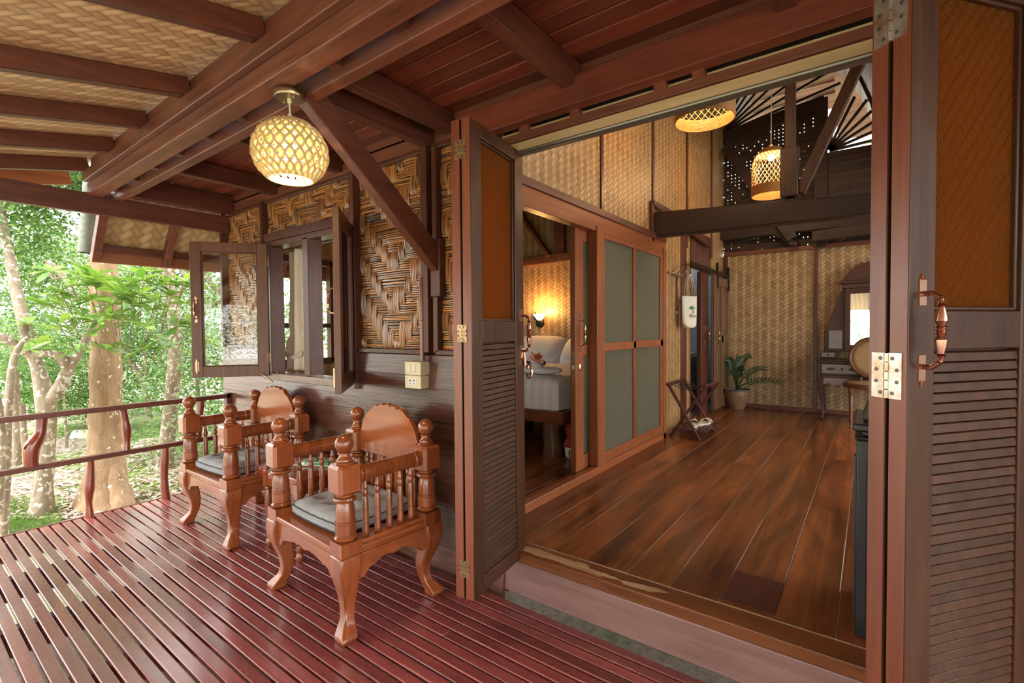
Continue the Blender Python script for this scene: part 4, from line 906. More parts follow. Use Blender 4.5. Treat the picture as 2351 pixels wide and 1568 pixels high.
def flower(parent, cx, cy, cz, r, n, mat, name, seed=1):
    q = random.Random(seed); mb = MB()
    for k in range(n):
        a = q.uniform(0,6.28); e = q.uniform(.1,1.2); d = Vector((math.cos(a)*math.cos(e), math.sin(a)*math.cos(e), math.sin(e))); sd_ = d.cross(Vector((0,0,1))).normalized(); b = Vector((cx,cy,cz))+d*r*q.uniform(.2,.6)
        mb.add([b, b+d*r*.5+sd_*r*.25, b+d*r*.9, b+d*r*.5-sd_*r*.25], [(0,1,2,3)])
    mb.build(name, mat, parent, solid=.001)
flower(t, 0,.02,.10,.075,26, flat('coral_flower_petals', (.85,.22,.10), .6), 'coral_flower', 4); flower(t, -.07,-.01,.07,.04,12, flat('purple_orchid_petals', (.10,.03,.22), .6), 'purple_blossom', 2); flower(t, .11,0,.07,.045,12, flat('purple_orchid_petal', (.12,.03,.20), .6), 'purple_blossom', 6)
# ---------------------------------------------------------------- wall lamp
t = thing('wall_lamp', 'small lit wall lamp with glowing glass petals above the bed', 'lamp', (-3.35, 5.13, 1.36))
MB().lathe([(.001,0),(.062,0),(.06,-.02),(.035,-.035),(.001,-.04)], (-.02,0,-.03), 20, 'y').build('wall_plate', IRON, t, smooth=True)
mb = MB(); mb.tube([(-.02,-.03,-.03),(-.01,-.08,-.06),(.03,-.12,-.05),(.06,-.14,0)], .007, 8); mb.tube([(-.02,-.03,0),(-.04,-.07,.04),(-.05,-.09,.09)], .006, 8); mb.build('arm', IRON, t, smooth=True)
mb = MB(); mb.lathe([(.001,.0),(.02,.02),(.028,.05),(.012,.09),(.001,.11)], (-.055,-.06,-.0), 8, 'z', 1, .4); mb.build('iron_leaf', IRON, t, smooth=True)
mb = MB(); mb.grid(lambda u, v: (.06+(.018+.055*v**.7*(1+.16*math.sin(u*2*PI*6)*v))*math.cos(u*2*PI), -.14+(.018+.055*v**.7*(1+.16*math.sin(u*2*PI*6)*v))*math.sin(u*2*PI), .0+.075*v), 48, 10, closeu=True); mb.build('petal_shade', SCON, t, smooth=True, solid=.003)
lamp('wall_lamp_light', (-3.28, 4.97, 1.45), 9, (1,.55,.18), .05)
# ---------------------------------------------------------------- red bag with lettering
t = thing('tote_bag', 'red leather tote bag standing on the bedroom floor behind the sliding door', 'bag', (-1.88, 3.40, .2145), math.radians(30))
mb = MB(); mb.grid(lambda u, v: ((.11-.03*v+.012*math.sin(v*9+u*3))*math.copysign(abs(math.cos(u*2*PI))**.6, math.cos(u*2*PI)), (.055-.02*v)*math.copysign(abs(math.sin(u*2*PI))**.6, math.sin(u*2*PI)), .09+.22*v), 40, 12, closeu=True); mb.build('bag_body', REDL, t, smooth=True, solid=.003)
mb = MB(); mb.grid(lambda u, v: (.108*math.copysign(abs(math.cos(u*2*PI))**.6, math.cos(u*2*PI))*(1-.1*(1-v)), .055*math.copysign(abs(math.sin(u*2*PI))**.6, math.sin(u*2*PI)), .09*v), 40, 4, closeu=True); bb = mb.build('bag_base', WHITEP, t, smooth=True, solid=.002)
cu_ = bpy.data.curves.new('bag_lettering', 'FONT'); cu_.body = 'BEI'; cu_.size = .075; cu_.extrude = .0006; cu_.align_x = 'CENTER'
tmp = bpy.data.objects.new('tmp', cu_); COL.objects.link(tmp); dg = bpy.context.evaluated_depsgraph_get(); me = bpy.data.meshes.new_from_object(tmp.evaluated_get(dg)); bpy.data.objects.remove(tmp)
lo = bpy.data.objects.new('bag_lettering', me); COL.objects.link(lo); lo.parent = bb; me.materials.append(DARKP.m); lo.matrix_parent_inverse.identity(); lo.location = (-.03,-.0585,.018); lo.rotation_euler = (math.radians(90),0,0)
mb = MB(); mb.tube([(-.06+.12*(i/12), -.02, .30+.17*math.sin(PI*i/12)**.7) for i in range(13)], .007, 8, flat=.6); mb.build('bag_strap', REDL, t, smooth=True)
# ---------------------------------------------------------------- luggage rack, sandals
t = thing('luggage_rack', 'folding mahogany luggage rack with black straps against the woven wall', 'luggage rack', (-1.39, 4.80, .213))
ys = (-.24, .24)
for i, y in enumerate(ys):
    MB().bar((.145,y,0),(-.15,y,.50),.020,.036,(0,1,0)).build('leg', RACKW, t, bevel=.003); MB().bar((-.14,y+.022,0),(.19,y+.022,.50),.020,.036,(0,1,0)).build('leg', RACKW, t, bevel=.003)
    MB().tube([(0,y-.014,.25),(0,y-.010,.25)], .006, 10).build('pivot_cap', WHITEP, t)
for x in (-.15,.19): MB().tube([(x,-.27,.50),(x,.28,.50)], .014, 10).build('top_rail', RACKW, t, smooth=True)
for k in range(5):
    y = -.20+k*.10; MB().grid(lambda u, v: (-.15+.34*u, y+(v-.5)*.022, .512-.055*math.sin(PI*u)), 14, 1).build('strap', STRAPB, t, smooth=True, solid=.003)
mb = MB()
for k in range(7): mb.box(-.11+k*.045,-.11+k*.045+.034,-.24,.26,.072,.082)
mb.box(-.11,.19,-.24,-.22,.062,.072); mb.box(-.11,.19,.24,.26,.062,.072); mb.build('bottom_shelf', RACKW, t, bevel=.002)
for i, (x, y, a, lb) in enumerate(((-1.37, 4.80, .3, 'beige strappy sandal on the rack shelf, nearer the wall'), (-1.31, 4.93, -.2, 'beige strappy sandal on the rack shelf, nearer the room'))):
    q = thing('sandal', lb, 'sandal', (x, y, .2955), a, 'pair of beige sandals')
    P = [(.04*math.cos(2*PI*k/24)*(1+.12*math.sin(2*PI*k/24)), .125*math.sin(2*PI*k/24)) for k in range(24)]
    MB().prism(P, 0, .014, 'z').build('sole', CREAMF, q, bevel=.003)
    for k in range(4):
        yy = .02+k*.022; MB().grid(lambda u, v: (.04*math.cos(PI*u), yy+(v-.5)*.014+(.03 if k % 2 else -.03)*(u-.5)*2*1.0, .012+.042*math.sin(PI*u)), 12, 1).build('strap', RATTAN if k % 2 else CREAMF, q, solid=.003)
# ---------------------------------------------------------------- hooks, tote, hanger, cord
t = thing('branch_coat_hook', 'twisted branch coat hook fixed to the woven wall strip', 'coat hook', (XP-.02, 4.82, 1.78))
mb = MB(); mb.tube([(.02,-.20,0),(.03,-.1,.01),(.025,0,-.01),(.03,.1,.01),(.02,.2,.0)], .010, 8)
for y, a in ((-.17,.06),(-.08,-.05),(.0,.07),(.1,-.03),(.17,.08)): mb.tube([(.025,y,0),(.06,y+.01,a*.4),(.09,y+.03,a+.01)], [.008,.006,.004], 8)
mb.build('hook_branch', BK3, t, smooth=True)
t = thing('canvas_tote', 'white canvas tote bag with printed palm hanging from the branch hook', 'bag', (XP+.095, 4.95, 1.27), math.radians(-28))
mb = MB(); mb.grid(lambda u, v: (.030*math.sin(u*2*PI)*(1-.5*v), .098*math.copysign(abs(math.cos(u*2*PI))**.7, math.cos(u*2*PI))*(1-.12*(1-v)**2), .30*v+.02*math.cos(u*4*PI)*(1-v)), 40, 14, closeu=True); mb.build('bag_body', CREAMF, t, smooth=True, solid=.002)
for sg in (-1, 1): MB().grid(lambda u, v: (.012*sg, -.06+.12*u+.0, .28+.23*math.sin(PI*u)**.55+.012*(v-.5)), 20, 1).build('bag_strap', CREAMF, t, smooth=True, solid=.010)
mb = MB(); q = .036
for k in range(9):
    a = math.radians(20+k*18); mb.add([(q,.02,.17),(q,.02+.035*math.cos(a),.17+.03*math.sin(a)),(q,.02+.05*math.cos(a+.1),.17+.045*math.sin(a+.1)-.01),(q,.02+.03*math.cos(a+.15),.165+.02*math.sin(a+.15))], [(0,1,2,3)])
mb.box(q-.001,q+.001,.016,.024,.12,.17); mb.build('palm_print', flat('green_print_ink', (.03,.20,.07), .8), t)
cu_ = bpy.data.curves.new('tote_lettering', 'FONT'); cu_.body = 'Baan'; cu_.size = .05; cu_.align_x = 'CENTER'
tmp = bpy.data.objects.new('tmp', cu_); COL.objects.link(tmp); dg = bpy.context.evaluated_depsgraph_get(); me = bpy.data.meshes.new_from_object(tmp.evaluated_get(dg)); bpy.data.objects.remove(tmp)
lo = bpy.data.objects.new('tote_lettering', me); COL.objects.link(lo); lo.parent = t; me.materials.append(DARKP.m); lo.location = (.037,.02,.085); lo.rotation_euler = (math.radians(90),0,math.radians(90))
t = thing('clothes_hanger', 'wooden clothes hanger hanging behind the canvas tote', 'hanger', (XP+.06, 5.12, 1.56))
MB().tube([(0,-.02,.08),(.01,.02,.12),(0,.12,.06),(0,.20,.03)], .008, 8).build('hanger_bar', ORANGE, t, smooth=True); MB().tube([(0,-.01,.1),(0,-.02,.15),(0,.01,.18),(0,.02,.17)], .0025, 6).build('hanger_hook', TRACK, t, smooth=True)
t = thing('leather_strap', 'brown leather strap with metal tips hanging from the branch hook', 'strap', (XP+.03, 4.74, 1.42))
MB().tube([(0,.03,.34),(.01,-.02,.26),(.0,.03,.12),(.01,-.01,.05),(0,.03,.0)], .009, 8, flat=.4).build('strap_band', flat('brown_strap_leather', (.16,.07,.03), .5), t, smooth=True); MB().tube([(0,.03,.0),(0,.035,-.03)], .010, 8, flat=.5).build('strap_tip', TRACK, t, smooth=True)
o = MB().box(XP-.02,XP+.05,5.24,5.36,1.30,1.37).build('wall_dimmer_box', CREAMP, bevel=.004); tag(o, 'cream switch block on the strip beside the bathroom doorway', 'switch')
# ---------------------------------------------------------------- potted plant
t = thing('potted_plant', 'leafy green plant in a brown stoneware pot in the room corner', 'potted plant', (-1.36, 6.62, .213))
MB().lathe([(.09,0),(.095,.01),(.10,.03),(.13,.10),(.148,.17),(.150,.21),(.146,.235),(.152,.24),(.135,.245),(.13,.21)], (0,0,0), 32).build('pot', POT, t, smooth=True)
MB().lathe([(.146,.232),(.156,.238),(.156,.25),(.146,.254),(.136,.248),(.136,.236)], (0,0,0), 32, cap=False).build('pot_rim', POTR, t, smooth=True); MB().lathe([(.001,.232),(.14,.230),(.14,.22),(.001,.22)], (0,0,0), 24).build('soil', SOIL, t)
q = random.Random(5)
for (dx, dy, L, hh, tw) in ((.14,-.02,.55,.44,0),(.32,-.05,.42,.30,1),(.50,-.1,.30,.16,2),(-.12,-.05,.34,.34,3),(-.06,-.12,.3,.40,4),(.10,-.16,.42,.30,5),(.02,.06,.4,.42,6)):
    mb = MB(); st = MB(); n = 14; pts = []
    for i in range(n+1):
        f_ = i/n; pts.append(Vector((dx*f_**1.3, dy*f_, .23+hh*math.sin(f_*PI*.5*(1.25 if hh < .25 else 1))**.9)))
    st.tube(pts, [.009*(1-.7*i/n) for i in range(n+1)], 6)
    for i in range(5, n+1):
        p = pts[i]; d = (pts[i]-pts[i-1]).normalized()
        for sg in (-1, 1):
            up_ = Vector((0,0,1)); s_ = (d.cross(Vector((0,1,0))).normalized()*sg+Vector((0,-.25,0))).normalized(); tip = p+s_*(.075-.003*i)+d*.05; w = d.cross(s_).cross(s_).normalized()*.016; mid = p.lerp(tip, .5)
            mb.add([p, mid+w+Vector((0,-.004,0)), tip, mid-w], [(0,1,2,3)])
    lf = mb.build('leaf_spray', LFP, t); st.build('stem', LFP, lf, smooth=True)
# ---------------------------------------------------------------- dressing table with mirror
t = thing('dressing_table', 'carved dark rosewood dressing table with a tall framed mirror', 'dressing table', (-.04, 6.60, .213))
mb = MB(); mb.box(-.70,.70,-.24,.22,.675,.70); mb.box(-.67,.67,-.22,.21,.50,.53); mb.box(-.72,.72,-.26,.22,.70,.715); mb.build('table_top', DESK, t, bevel=.005)
MB().box(-.65,.65,-.205,.2,.53,.675).build('drawer_case', DESK, t, bevel=.003)
for x0, x1 in ((-.63,-.02),(.02,.63)):
    o = MB().box(x0,x1,-.22,-.20,.55,.66).build('drawer', DESKL, t, bevel=.004); MB().lathe([(.001,-.03),(.014,-.03),(.016,-.02),(.008,-.012),(.02,0),(.001,0)], ((x0+x1)/2,-.22,.605), 14, 'y').build('knob', DESK, o, smooth=True)
    mb = MB()
    for c_ in (-.16,.16):
        for k in range(3): mb.lathe([(.001,-.006),(.02,-.005),(.026,0),(.001,0)], ((x0+x1)/2+c_+(k-1)*.035,-.22,.605), 10, 'y', 1.1, .8 if k == 1 else .5)
    mb.build('carved_applique', DESK, o, smooth=True)
P = [(-.66,.50),(-.66,.42),(-.60,.415),(-.52,.435),(-.45,.40),(-.36,.425),(-.2,.44),(0,.42),(.2,.44),(.36,.425),(.45,.40),(.52,.435),(.60,.415),(.66,.42),(.66,.50)]; MB().prism(P, -.225, -.20, 'y').build('carved_apron', DESKL, t, bevel=.003)
for sx in (-1,1):
    for y in (-.20,.17):
        mb = MB(); pr = [(.50,.0,.045),(.42,.015,.040),(.36,.02,.036),(.25,.0,.026),(.12,-.02,.021),(.05,-.022,.026),(.02,-.005,.034),(0,0,.030)]
        v = []
        for z, o_, h_ in pr: v += [(sx*(.63+o_)-h_, y-h_, z),(sx*(.63+o_)+h_, y-h_, z),(sx*(.63+o_)+h_, y+h_, z),(sx*(.63+o_)-h_, y+h_, z)]
        n = len(pr); mb.add(v, [(i*4+j,(i+1)*4+j,(i+1)*4+(j+1)%4,i*4+(j+1)%4) for i in range(n-1) for j in range(4)]+[(0,1,2,3),tuple(range(n*4-4,n*4))[::-1]]); mb.build('leg', DESK, t, bevel=.008, seg=2)
for sx in (-1,1):
    o = MB().box(sx*.555-.12,sx*.555+.12,.0,.18,.715,.80).build('small_drawer_box', DESK, t, bevel=.003); MB().box(sx*.555-.10,sx*.555+.10,-.008,.0,.73,.785).build('small_drawer', DESKL, o, bevel=.002); MB().lathe([(.001,-.02),(.012,-.016),(.001,0)], (sx*.555,-.008,.757), 12, 'y').build('knob', DESK, o, smooth=True)
    wing = [(sx*.30,.80),(sx*.60,.80),(sx*.60,1.10),(sx*.56,1.13),(sx*.55,1.2),(sx*.50,1.28),(sx*.47,1.36),(sx*.43,1.42),(sx*.40,1.50),(sx*.36,1.55),(sx*.34,1.62),(sx*.30,1.66)]
    MB().prism(wing if sx > 0 else wing[::-1], .12, .15, 'y').build('carved_wing', DESK, t, bevel=.004)
    MB().box(sx*.45-.11,sx*.45+.11,.108,.125,.83,1.06).build('carved_panel', DESKL, t, bevel=.004)
    MB().lathe([(.012,.80),(.018,.83),(.010,.86),(.017,.93),(.014,1.02),(.02,1.05),(.008,1.08),(.016,1.11),(.002,1.16)], (sx*.615,.13,0), 12).build('finial', DESK, t, smooth=True)
mb = MB(); a = .31
for p in ((-a,-a+.085,.80,1.62),(a-.085,a,.80,1.62),(-a+.085,a-.085,1.50,1.62),(-a+.085,a-.085,.80,.88)): mb.box(p[0],p[1],.09,.15,p[2],p[3])
mb.box(-.40,.40,.07,.16,1.62,1.655); mb.box(-.36,.36,.08,.16,1.565,1.62); mb.build('mirror_frame', DESK, t, bevel=.006)
MB().box(-a+.085,a-.085,.112,.118,.88,1.50).build('mirror_glass', MIRR, t)
P = [(-.36,1.655)]+[(-.34+.68*i/24, 1.675+.20*math.sin(PI*i/24)**.8+.014*math.sin(i*2.1)) for i in range(25)]+[(.36,1.655)]; MB().prism(P, .10, .14, 'y').build('carved_crest', DESK, t, bevel=.004)
# ---------------------------------------------------------------- cane chair
t.scale = (.62, 1, .94)
t = thing('cane_chair', 'oval backed chair with woven cane seat in front of the dressing table', 'chair', (.02, 6.13, .213), math.radians(180))
TW = wood('brown_carved_chair_wood', (.11,.04,.02), (.24,.10,.05), 'z', .3, 16, .1)
MB().grid(lambda u, v: (.235*math.cos(u*2*PI)*(1-v*.999), .22*math.sin(u*2*PI)*(1-v*.999), .455+.018*math.sin(v*PI/2)), 32, 5, closeu=True).build('cane_seat', CANEF, t, smooth=True, solid=.006)
MB().lathe([(.215,.405),(.24,.41),(.245,.43),(.24,.452),(.215,.455)], (0,0,0), 32, 'z', 1, .95, cap=False).build('seat_ring', TW, t, smooth=True)
for x in (-.17,.17):
    for y in (-.15,.15): MB().lathe([(.012,0),(.016,.01),(.010,.03),(.013,.05),(.019,.33),(.015,.34),(.022,.355),(.022,.41)], (x,y,0), 12).build('leg', TW, t, smooth=True)
M_ = Matrix.Translation((0,-.21,.70)) @ Matrix.Rotation(math.radians(10),4,'X')
MB().tube([M_ @ Vector((.19*math.cos(2*PI*i/40),0,.20*math.sin(2*PI*i/40))) for i in range(41)], .017, 10, cap=False).build('back_frame', TW, t, smooth=True)
MB().grid(lambda u, v: M_ @ Vector((.18*math.cos(u*2*PI)*(1-v*.999),0,.19*math.sin(u*2*PI)*(1-v*.999))), 32, 4, closeu=True).build('cane_back', CANE, t, smooth=True, solid=.005)
mb = MB(); mb.tube([(.10,-.20,.42),(.09,-.205,.50),(.12,-.215,.545)], .015, 8); mb.tube([(-.10,-.20,.42),(-.09,-.205,.50),(-.12,-.215,.545)], .015, 8); mb.build('back_supports', TW, t, smooth=True)
# ---------------------------------------------------------------- black cabinet and olive box
t = thing('black_cabinet', 'black lacquered cabinet with fluted corner just inside the opening', 'cabinet', (.252, 2.12, .2145))
MB().box(-.285,.285,-.17,.17,.0,.66).build('cabinet_body', BLACKP, t, bevel=.004)
mb = MB()
for k in range(4): mb.box(-.262+k*.008, -.258+k*.008, -.176, -.17, .05, .60)
for k in range(4): mb.box(-.291,-.285,-.14+k*.012,-.134+k*.012,.05,.60)
mb.build('fluting', BLACKP, t)
mb = MB(); mb.box(-.29,.29,-.175,.175,.66,.672); mb.box(-.27,.27,-.16,.16,.672,.69); mb.box(-.295,.295,-.18,.18,.69,.715); mb.build('cornice', BLACKP, t, bevel=.007, seg=3)
t = thing('olive_box', 'dark olive covered box with a folded paper on the black cabinet', 'box', (.252, 2.14, .9302))
MB().prism([(-.27,0),(.27,0),(.22,.11),(-.235,.11)], -.12, .12, 'y').build('box_body', OLIVE, t, bevel=.006); MB().box(-.20,-.10,-.135,-.05,.112,.116).build('folded_paper', WHITEP, t)
# ---------------------------------------------------------------- indoor basket pendants
def basket(loc, r, h, label, cordtop, bulb=True):
    t = thing('basket_pendant', label, 'lamp', loc, 0, 'rattan basket pendant lamps')
    def pr(v):                       # radius at height fraction v (0 bottom, 1 top)
        return r if v < .6 else r*math.sqrt(max(.03, 1-((v-.6)/.42)**2))
    mb = MB(); n = 26
    for sg in (-1,1):
        for k in range(n):
            mb.tube([(pr(.2+.8*i/16)*math.cos(2*PI*k/n+sg*i*.09), pr(.2+.8*i/16)*math.sin(2*PI*k/n+sg*i*.09), h*(.2+.8*i/16)) for i in range(17)], .0028, 5)
    mb.build('lattice_shade', RATTAN, t, smooth=True)
    mb = MB()
    for k in range(10): mb.tube([(1.01*r*math.cos(a), 1.01*r*math.sin(a), h*.2*k/9.5) for a in np.linspace(0, 2*PI, 37)], .0052*h/.45, 5, cap=False)
    for k in range(40): mb.tube([(r*1.015*math.cos(2*PI*k/40), r*1.015*math.sin(2*PI*k/40), 0), (r*1.015*math.cos(2*PI*k/40), r*1.015*math.sin(2*PI*k/40), h*.2)], .003, 4)
    mb.build('woven_band', RATTAN, t, smooth=True)
    mb = MB()
    for k in range(8):
        f_ = .87+.13*k/8; mb.tube([(pr(f_)*math.cos(a), pr(f_)*math.sin(a), h*f_) for a in np.linspace(0, 2*PI, 33)], .005, 5, cap=False)
    mb.build('woven_crown', RATTAN, t, smooth=True)
    MB().tube([(0,0,h),(0,0,h+.03),(0,0,h+.032),(0,0,cordtop-loc[2])], [.018,.014,.003,.003], 8).build('cord', WHITEP, t, smooth=True)
    if bulb:
        MB().lathe(sphere_prof(.032,h*.80,8), (0,0,0), 16).build('bulb', BULB, t, smooth=True); lamp('basket_lamp_light', (loc[0],loc[1],loc[2]+h*.74), 18, (1,.68,.36), .05)
basket((-.775, 5.22, 2.515), .165, .45, 'lit rattan basket pendant hanging behind the king post', 4.65)
basket((-.90, 3.38, 2.635), .185, .40, 'large rattan basket pendant partly hidden by the door header', 4.6)
# ================================================================ garden
def leaves_mesh(centres, n, size, flat_=.6, seed=0, big=False):
    """centres: list of (x,y,z,rx,ry,rz). n leaves in total, as folded four-sided blades gathered in small sprays"""
    q = np.random.default_rng(seed); C_ = np.array(centres, float); w = C_[:,3]*C_[:,4]*C_[:,5]; w = w**.7/np.sum(w**.7)
    ns = max(1, n//7); idx = q.choice(len(C_), ns, p=w); d = q.normal(size=(ns,3)); d /= np.linalg.norm(d, axis=1)[:,None]; rr = q.uniform(.25,1,(ns,1))**.45
    P = C_[idx,:3]+d*rr*C_[idx,3:]
    P = np.repeat(P, 7, 0); N_ = len(P)
    P = P + q.normal(size=(N_,3))*size*.9
    a = q.uniform(0, 2*PI, N_); e = q.normal(-.15, .45, N_); L = size*q.uniform(.7,1.25,N_)
    dv = np.stack([np.cos(a)*np.cos(e), np.sin(a)*np.cos(e), np.sin(e)], 1)
    sv = np.stack([-np.sin(a), np.cos(a), q.normal(0,.45,N_)], 1); sv /= np.linalg.norm(sv, axis=1)[:,None]
    v0 = P; v1 = P+dv*(L*.45)[:,None]+sv*(L*.22)[:,None]; v2 = P+dv*L[:,None]-np.array([0,0,1])*(L*.10)[:,None]; v3 = P+dv*(L*.45)[:,None]-sv*(L*.22)[:,None]
    V = np.stack([v0,v1,v2,v3], 1).reshape(-1,3); me = bpy.data.meshes.new('leaves'); me.vertices.add(len(V)); me.vertices.foreach_set('co', V.ravel().astype('f'))
    me.loops.add(len(V)); me.loops.foreach_set('vertex_index', np.arange(len(V), dtype='i')); me.polygons.add(N_); me.polygons.foreach_set('loop_start', np.arange(0, len(V), 4, dtype='i')); me.update(); me.validate()
    return me
def foliage(name, parent, centres, n, size, mat, seed):
    me = leaves_mesh(centres, n, size, seed=seed); me.materials.append(mat.m); o = bpy.data.objects.new(name, me); COL.objects.link(o); o.parent = parent; return o
def tree(name, label, cat, limbs, crown, n, size, bark_, leaf, seed, group=None):
    """limbs: lists of (u, v, depth, radius); crown: lists of (u, v, depth, r)"""
    t = thing(name, label, cat, (0,0,0), 0, group)
    base = at(*limbs[0][0][:3]) if limbs else at(*crown[0][:3]); t.location = base
    q = random.Random(seed)
    for i, lb in enumerate(limbs):
        pts = [at(u,v,d)-base for u,v,d,r in lb]; rad = [r for *_,r in lb]
        # smooth the limb with a Catmull-Rom pass
        P = []; Rr = []
        for k in range(len(pts)-1):
            p0, p1, p2, p3 = pts[max(k-1,0)], pts[k], pts[k+1], pts[min(k+2,len(pts)-1)]
            for e in range(5):
                f = e/5; P.append(.5*((2*p1)+(p2-p0)*f+(2*p0-5*p1+4*p2-p3)*f*f+(3*p1-p0-3*p2+p3)*f**3)); Rr.append((rad[k]*(1-f)+rad[k+1]*f)*(1+q.uniform(-.05,.05)))
        P.append(pts[-1]); Rr.append(rad[-1])
        mb = MB(); mb.tube(P, Rr, 14); mb.build('trunk' if i == 0 else 'branch', bark_, t, smooth=True)
    if crown:
        cs = []
        for u,v,d,r in crown: p = at(u,v,d)-base; cs.append((p.x,p.y,p.z,r,r,r*.75))
        foliage('foliage', t, cs, n, size, leaf, seed)
    return t
tree('lichen_spotted_tree', 'thick tan tree trunk with white lichen spots and flared roots behind the railing', 'tree',
     [[(240,1200,5.0,.36),(243,1150,5.05,.24),(243,1090,5.1,.18),(243,1000,5.2,.155),(243,900,5.2,.145),(242,760,5.25,.135),(238,610,5.3,.125),(232,470,5.35,.115),(225,300,5.4,.10),(215,100,5.5,.09)],
      [(190,1190,4.95,.12),(205,1130,5.0,.10),(225,1060,5.1,.07)],[(290,1190,4.9,.11),(272,1130,5.0,.09),(255,1060,5.1,.07)]],
     [(150,300,5.5,.9),(60,380,5.6,.55),(140,425,5.8,.42),(215,440,6,.35),(0,430,5.2,.4)], 6000, .085, BK1, LF2, 1)
tree('mottled_tree', 'slim pale mottled tree behind the railing, between the spotted trunk and the window sash', 'tree',
     [[(372,1125,6.3,.12),(385,1000,6.3,.085),(398,870,6.3,.08),(402,760,6.3,.075),(395,690,6.35,.07),(385,615,6.4,.075),(372,520,6.5,.06),(360,420,6.6,.05)],
      [(395,700,6.35,.03),(425,650,6.4,.022),(415,615,6.4,.02),(398,590,6.4,.02)]], [(400,600,7,.5),(330,640,7.2,.4)], 2500, .07, BK2, LF2, 2)
tree('forked_tree', 'mottled forked tree with crooked limbs beyond the railing', 'tree',
     [[(92,1215,4.7,.13),(100,1120,4.75,.075),(108,1000,4.8,.068),(105,920,4.8,.085),(88,850,4.8,.055),(68,790,4.85,.05),(45,700,4.9,.05),(28,620,5,.045),(12,540,5.1,.042),(-10,430,5.2,.04)],
      [(112,925,4.8,.06),(140,885,4.8,.055),(158,845,4.85,.05),(185,800,4.9,.035),(215,745,5.0,.03),(230,700,5.1,.025)],
      [(158,850,4.85,.05),(140,820,4.8,.045),(110,810,4.75,.04),(70,815,4.7,.04),(35,790,4.6,.04),(-20,765,4.5,.045)],
      [(175,690,5.2,.028),(150,640,5.2,.026),(110,600,5.2,.02),(125,640,5.2,.015),(165,620,5.2,.008)]],
     [(40,520,5.6,.5),(20,640,5.8,.45),(95,600,6.2,.45),(0,800,6,.5),(-40,480,5.2,.7)], 8000, .07, BK2, LF1, 3)
tree('thin_tree', 'thin pale leaning tree stems at the far end of the railing', 'tree',
     [[(8,1230,4.1,.035),(14,1100,4.1,.032),(16,1000,4.1,.030),(22,900,4.15,.028),(30,830,4.2,.026),(48,790,4.25,.02),(62,775,4.3,.012)],
      [(-5,1180,4.0,.03),(5,1020,4.0,.028),(-8,900,4.0,.022)]], [], 0, .05, BK2, LF1, 4)
tree('slender_tree', 'slender brown trunk with a curved side stem beyond the forked tree', 'tree',
     [[(36,1150,6.6,.07),(38,1080,6.6,.05),(40,980,6.6,.05),(35,880,6.6,.045),(30,760,6.6,.04)], [(30,1140,6.3,.03),(58,1100,6.3,.04),(63,1060,6.3,.04),(55,1000,6.3,.035),(52,930,6.3,.03)]], [(30,720,7,.5)], 1500, .07, BK3, LF2, 5)
tree('sapling', 'thin straight sapling between the forked tree and the spotted trunk', 'tree', [[(155,1085,7.4,.022),(152,1000,7.4,.020),(147,920,7.4,.018),(144,860,7.4,.014)]], [(145,840,7.4,.2)], 300, .05, BK2, LF1, 6)
tree('crooked_tree', 'dark crooked branching tree between the pale tree and the window sash', 'tree',
     [[(345,960,8.5,.05),(335,900,8.5,.045),(320,860,8.5,.04),(300,830,8.5,.035),(290,790,8.5,.03)],[(330,890,8.5,.03),(338,840,8.5,.025),(335,790,8.5,.02)],
      [(455,920,8,.035),(450,800,8,.03),(470,700,8,.025),(440,640,8,.02),(425,620,8,.02)]], [(330,760,8.6,.7),(450,660,8.3,.5)], 5000, .07, BK3, LF2, 7)
tree('gnarled_tree', 'pale gnarled tree seen through the glass of the open sash', 'tree',
     [[(560,1000,7,.09),(545,860,7,.08),(540,760,7,.075),(530,680,7,.06),(500,665,7,.045),(475,640,7,.035),(455,615,7,.03)],[(530,690,7,.05),(505,692,7,.035),(480,705,7,.03)]], [(480,560,7.5,.5),(500,820,7.6,.5)], 3500, .07, BK2, LF2, 8)
# broad-leaved branch with leaf whorls
t = thing('broadleaf_shrub', 'large leaved shrub with whorls of pointed leaves in front of the spotted trunk', 'shrub', at(300,1000,5.6))
base = Vector(t.location); q = random.Random(12); sts = []; lv = MB(); root = at(300,960,5.2)-base
wh = [(x, y, d) for x, y, d in [(180,800,4.6),(215,690,4.6),(120,670,4.7),(160,650,4.6),(150,700,4.6),(100,700,4.7),(130,740,4.6),(235,640,4.6),(280,650,4.7),(330,650,4.8),(365,660,4.8),(400,680,4.9),(430,700,5),(460,660,5),(250,730,4.6),(215,770,4.6),(170,730,4.6),(300,700,4.7),(345,705,4.8),(380,720,4.8),(255,690,4.6),(200,650,4.6),(85,790,4.5),(70,800,4.5),(60,740,4.6),(330,745,4.7),(365,770,4.8),(410,745,4.9),(440,740,5),(470,780,5),(245,800,4.6),(340,800,4.8),(110,620,4.8),(420,640,5),(300,620,4.8),(455,830,5.1),(500,800,5.2),(150,680,4.8),(190,720,4.7),(230,745,4.8),(275,720,4.8),(320,680,4.9),(360,690,4.9),(395,655,5),(130,700,4.8),(300,740,4.9),(235,665,4.8),(270,675,4.7),(205,625,4.8),(345,630,5),(375,790,5)]]
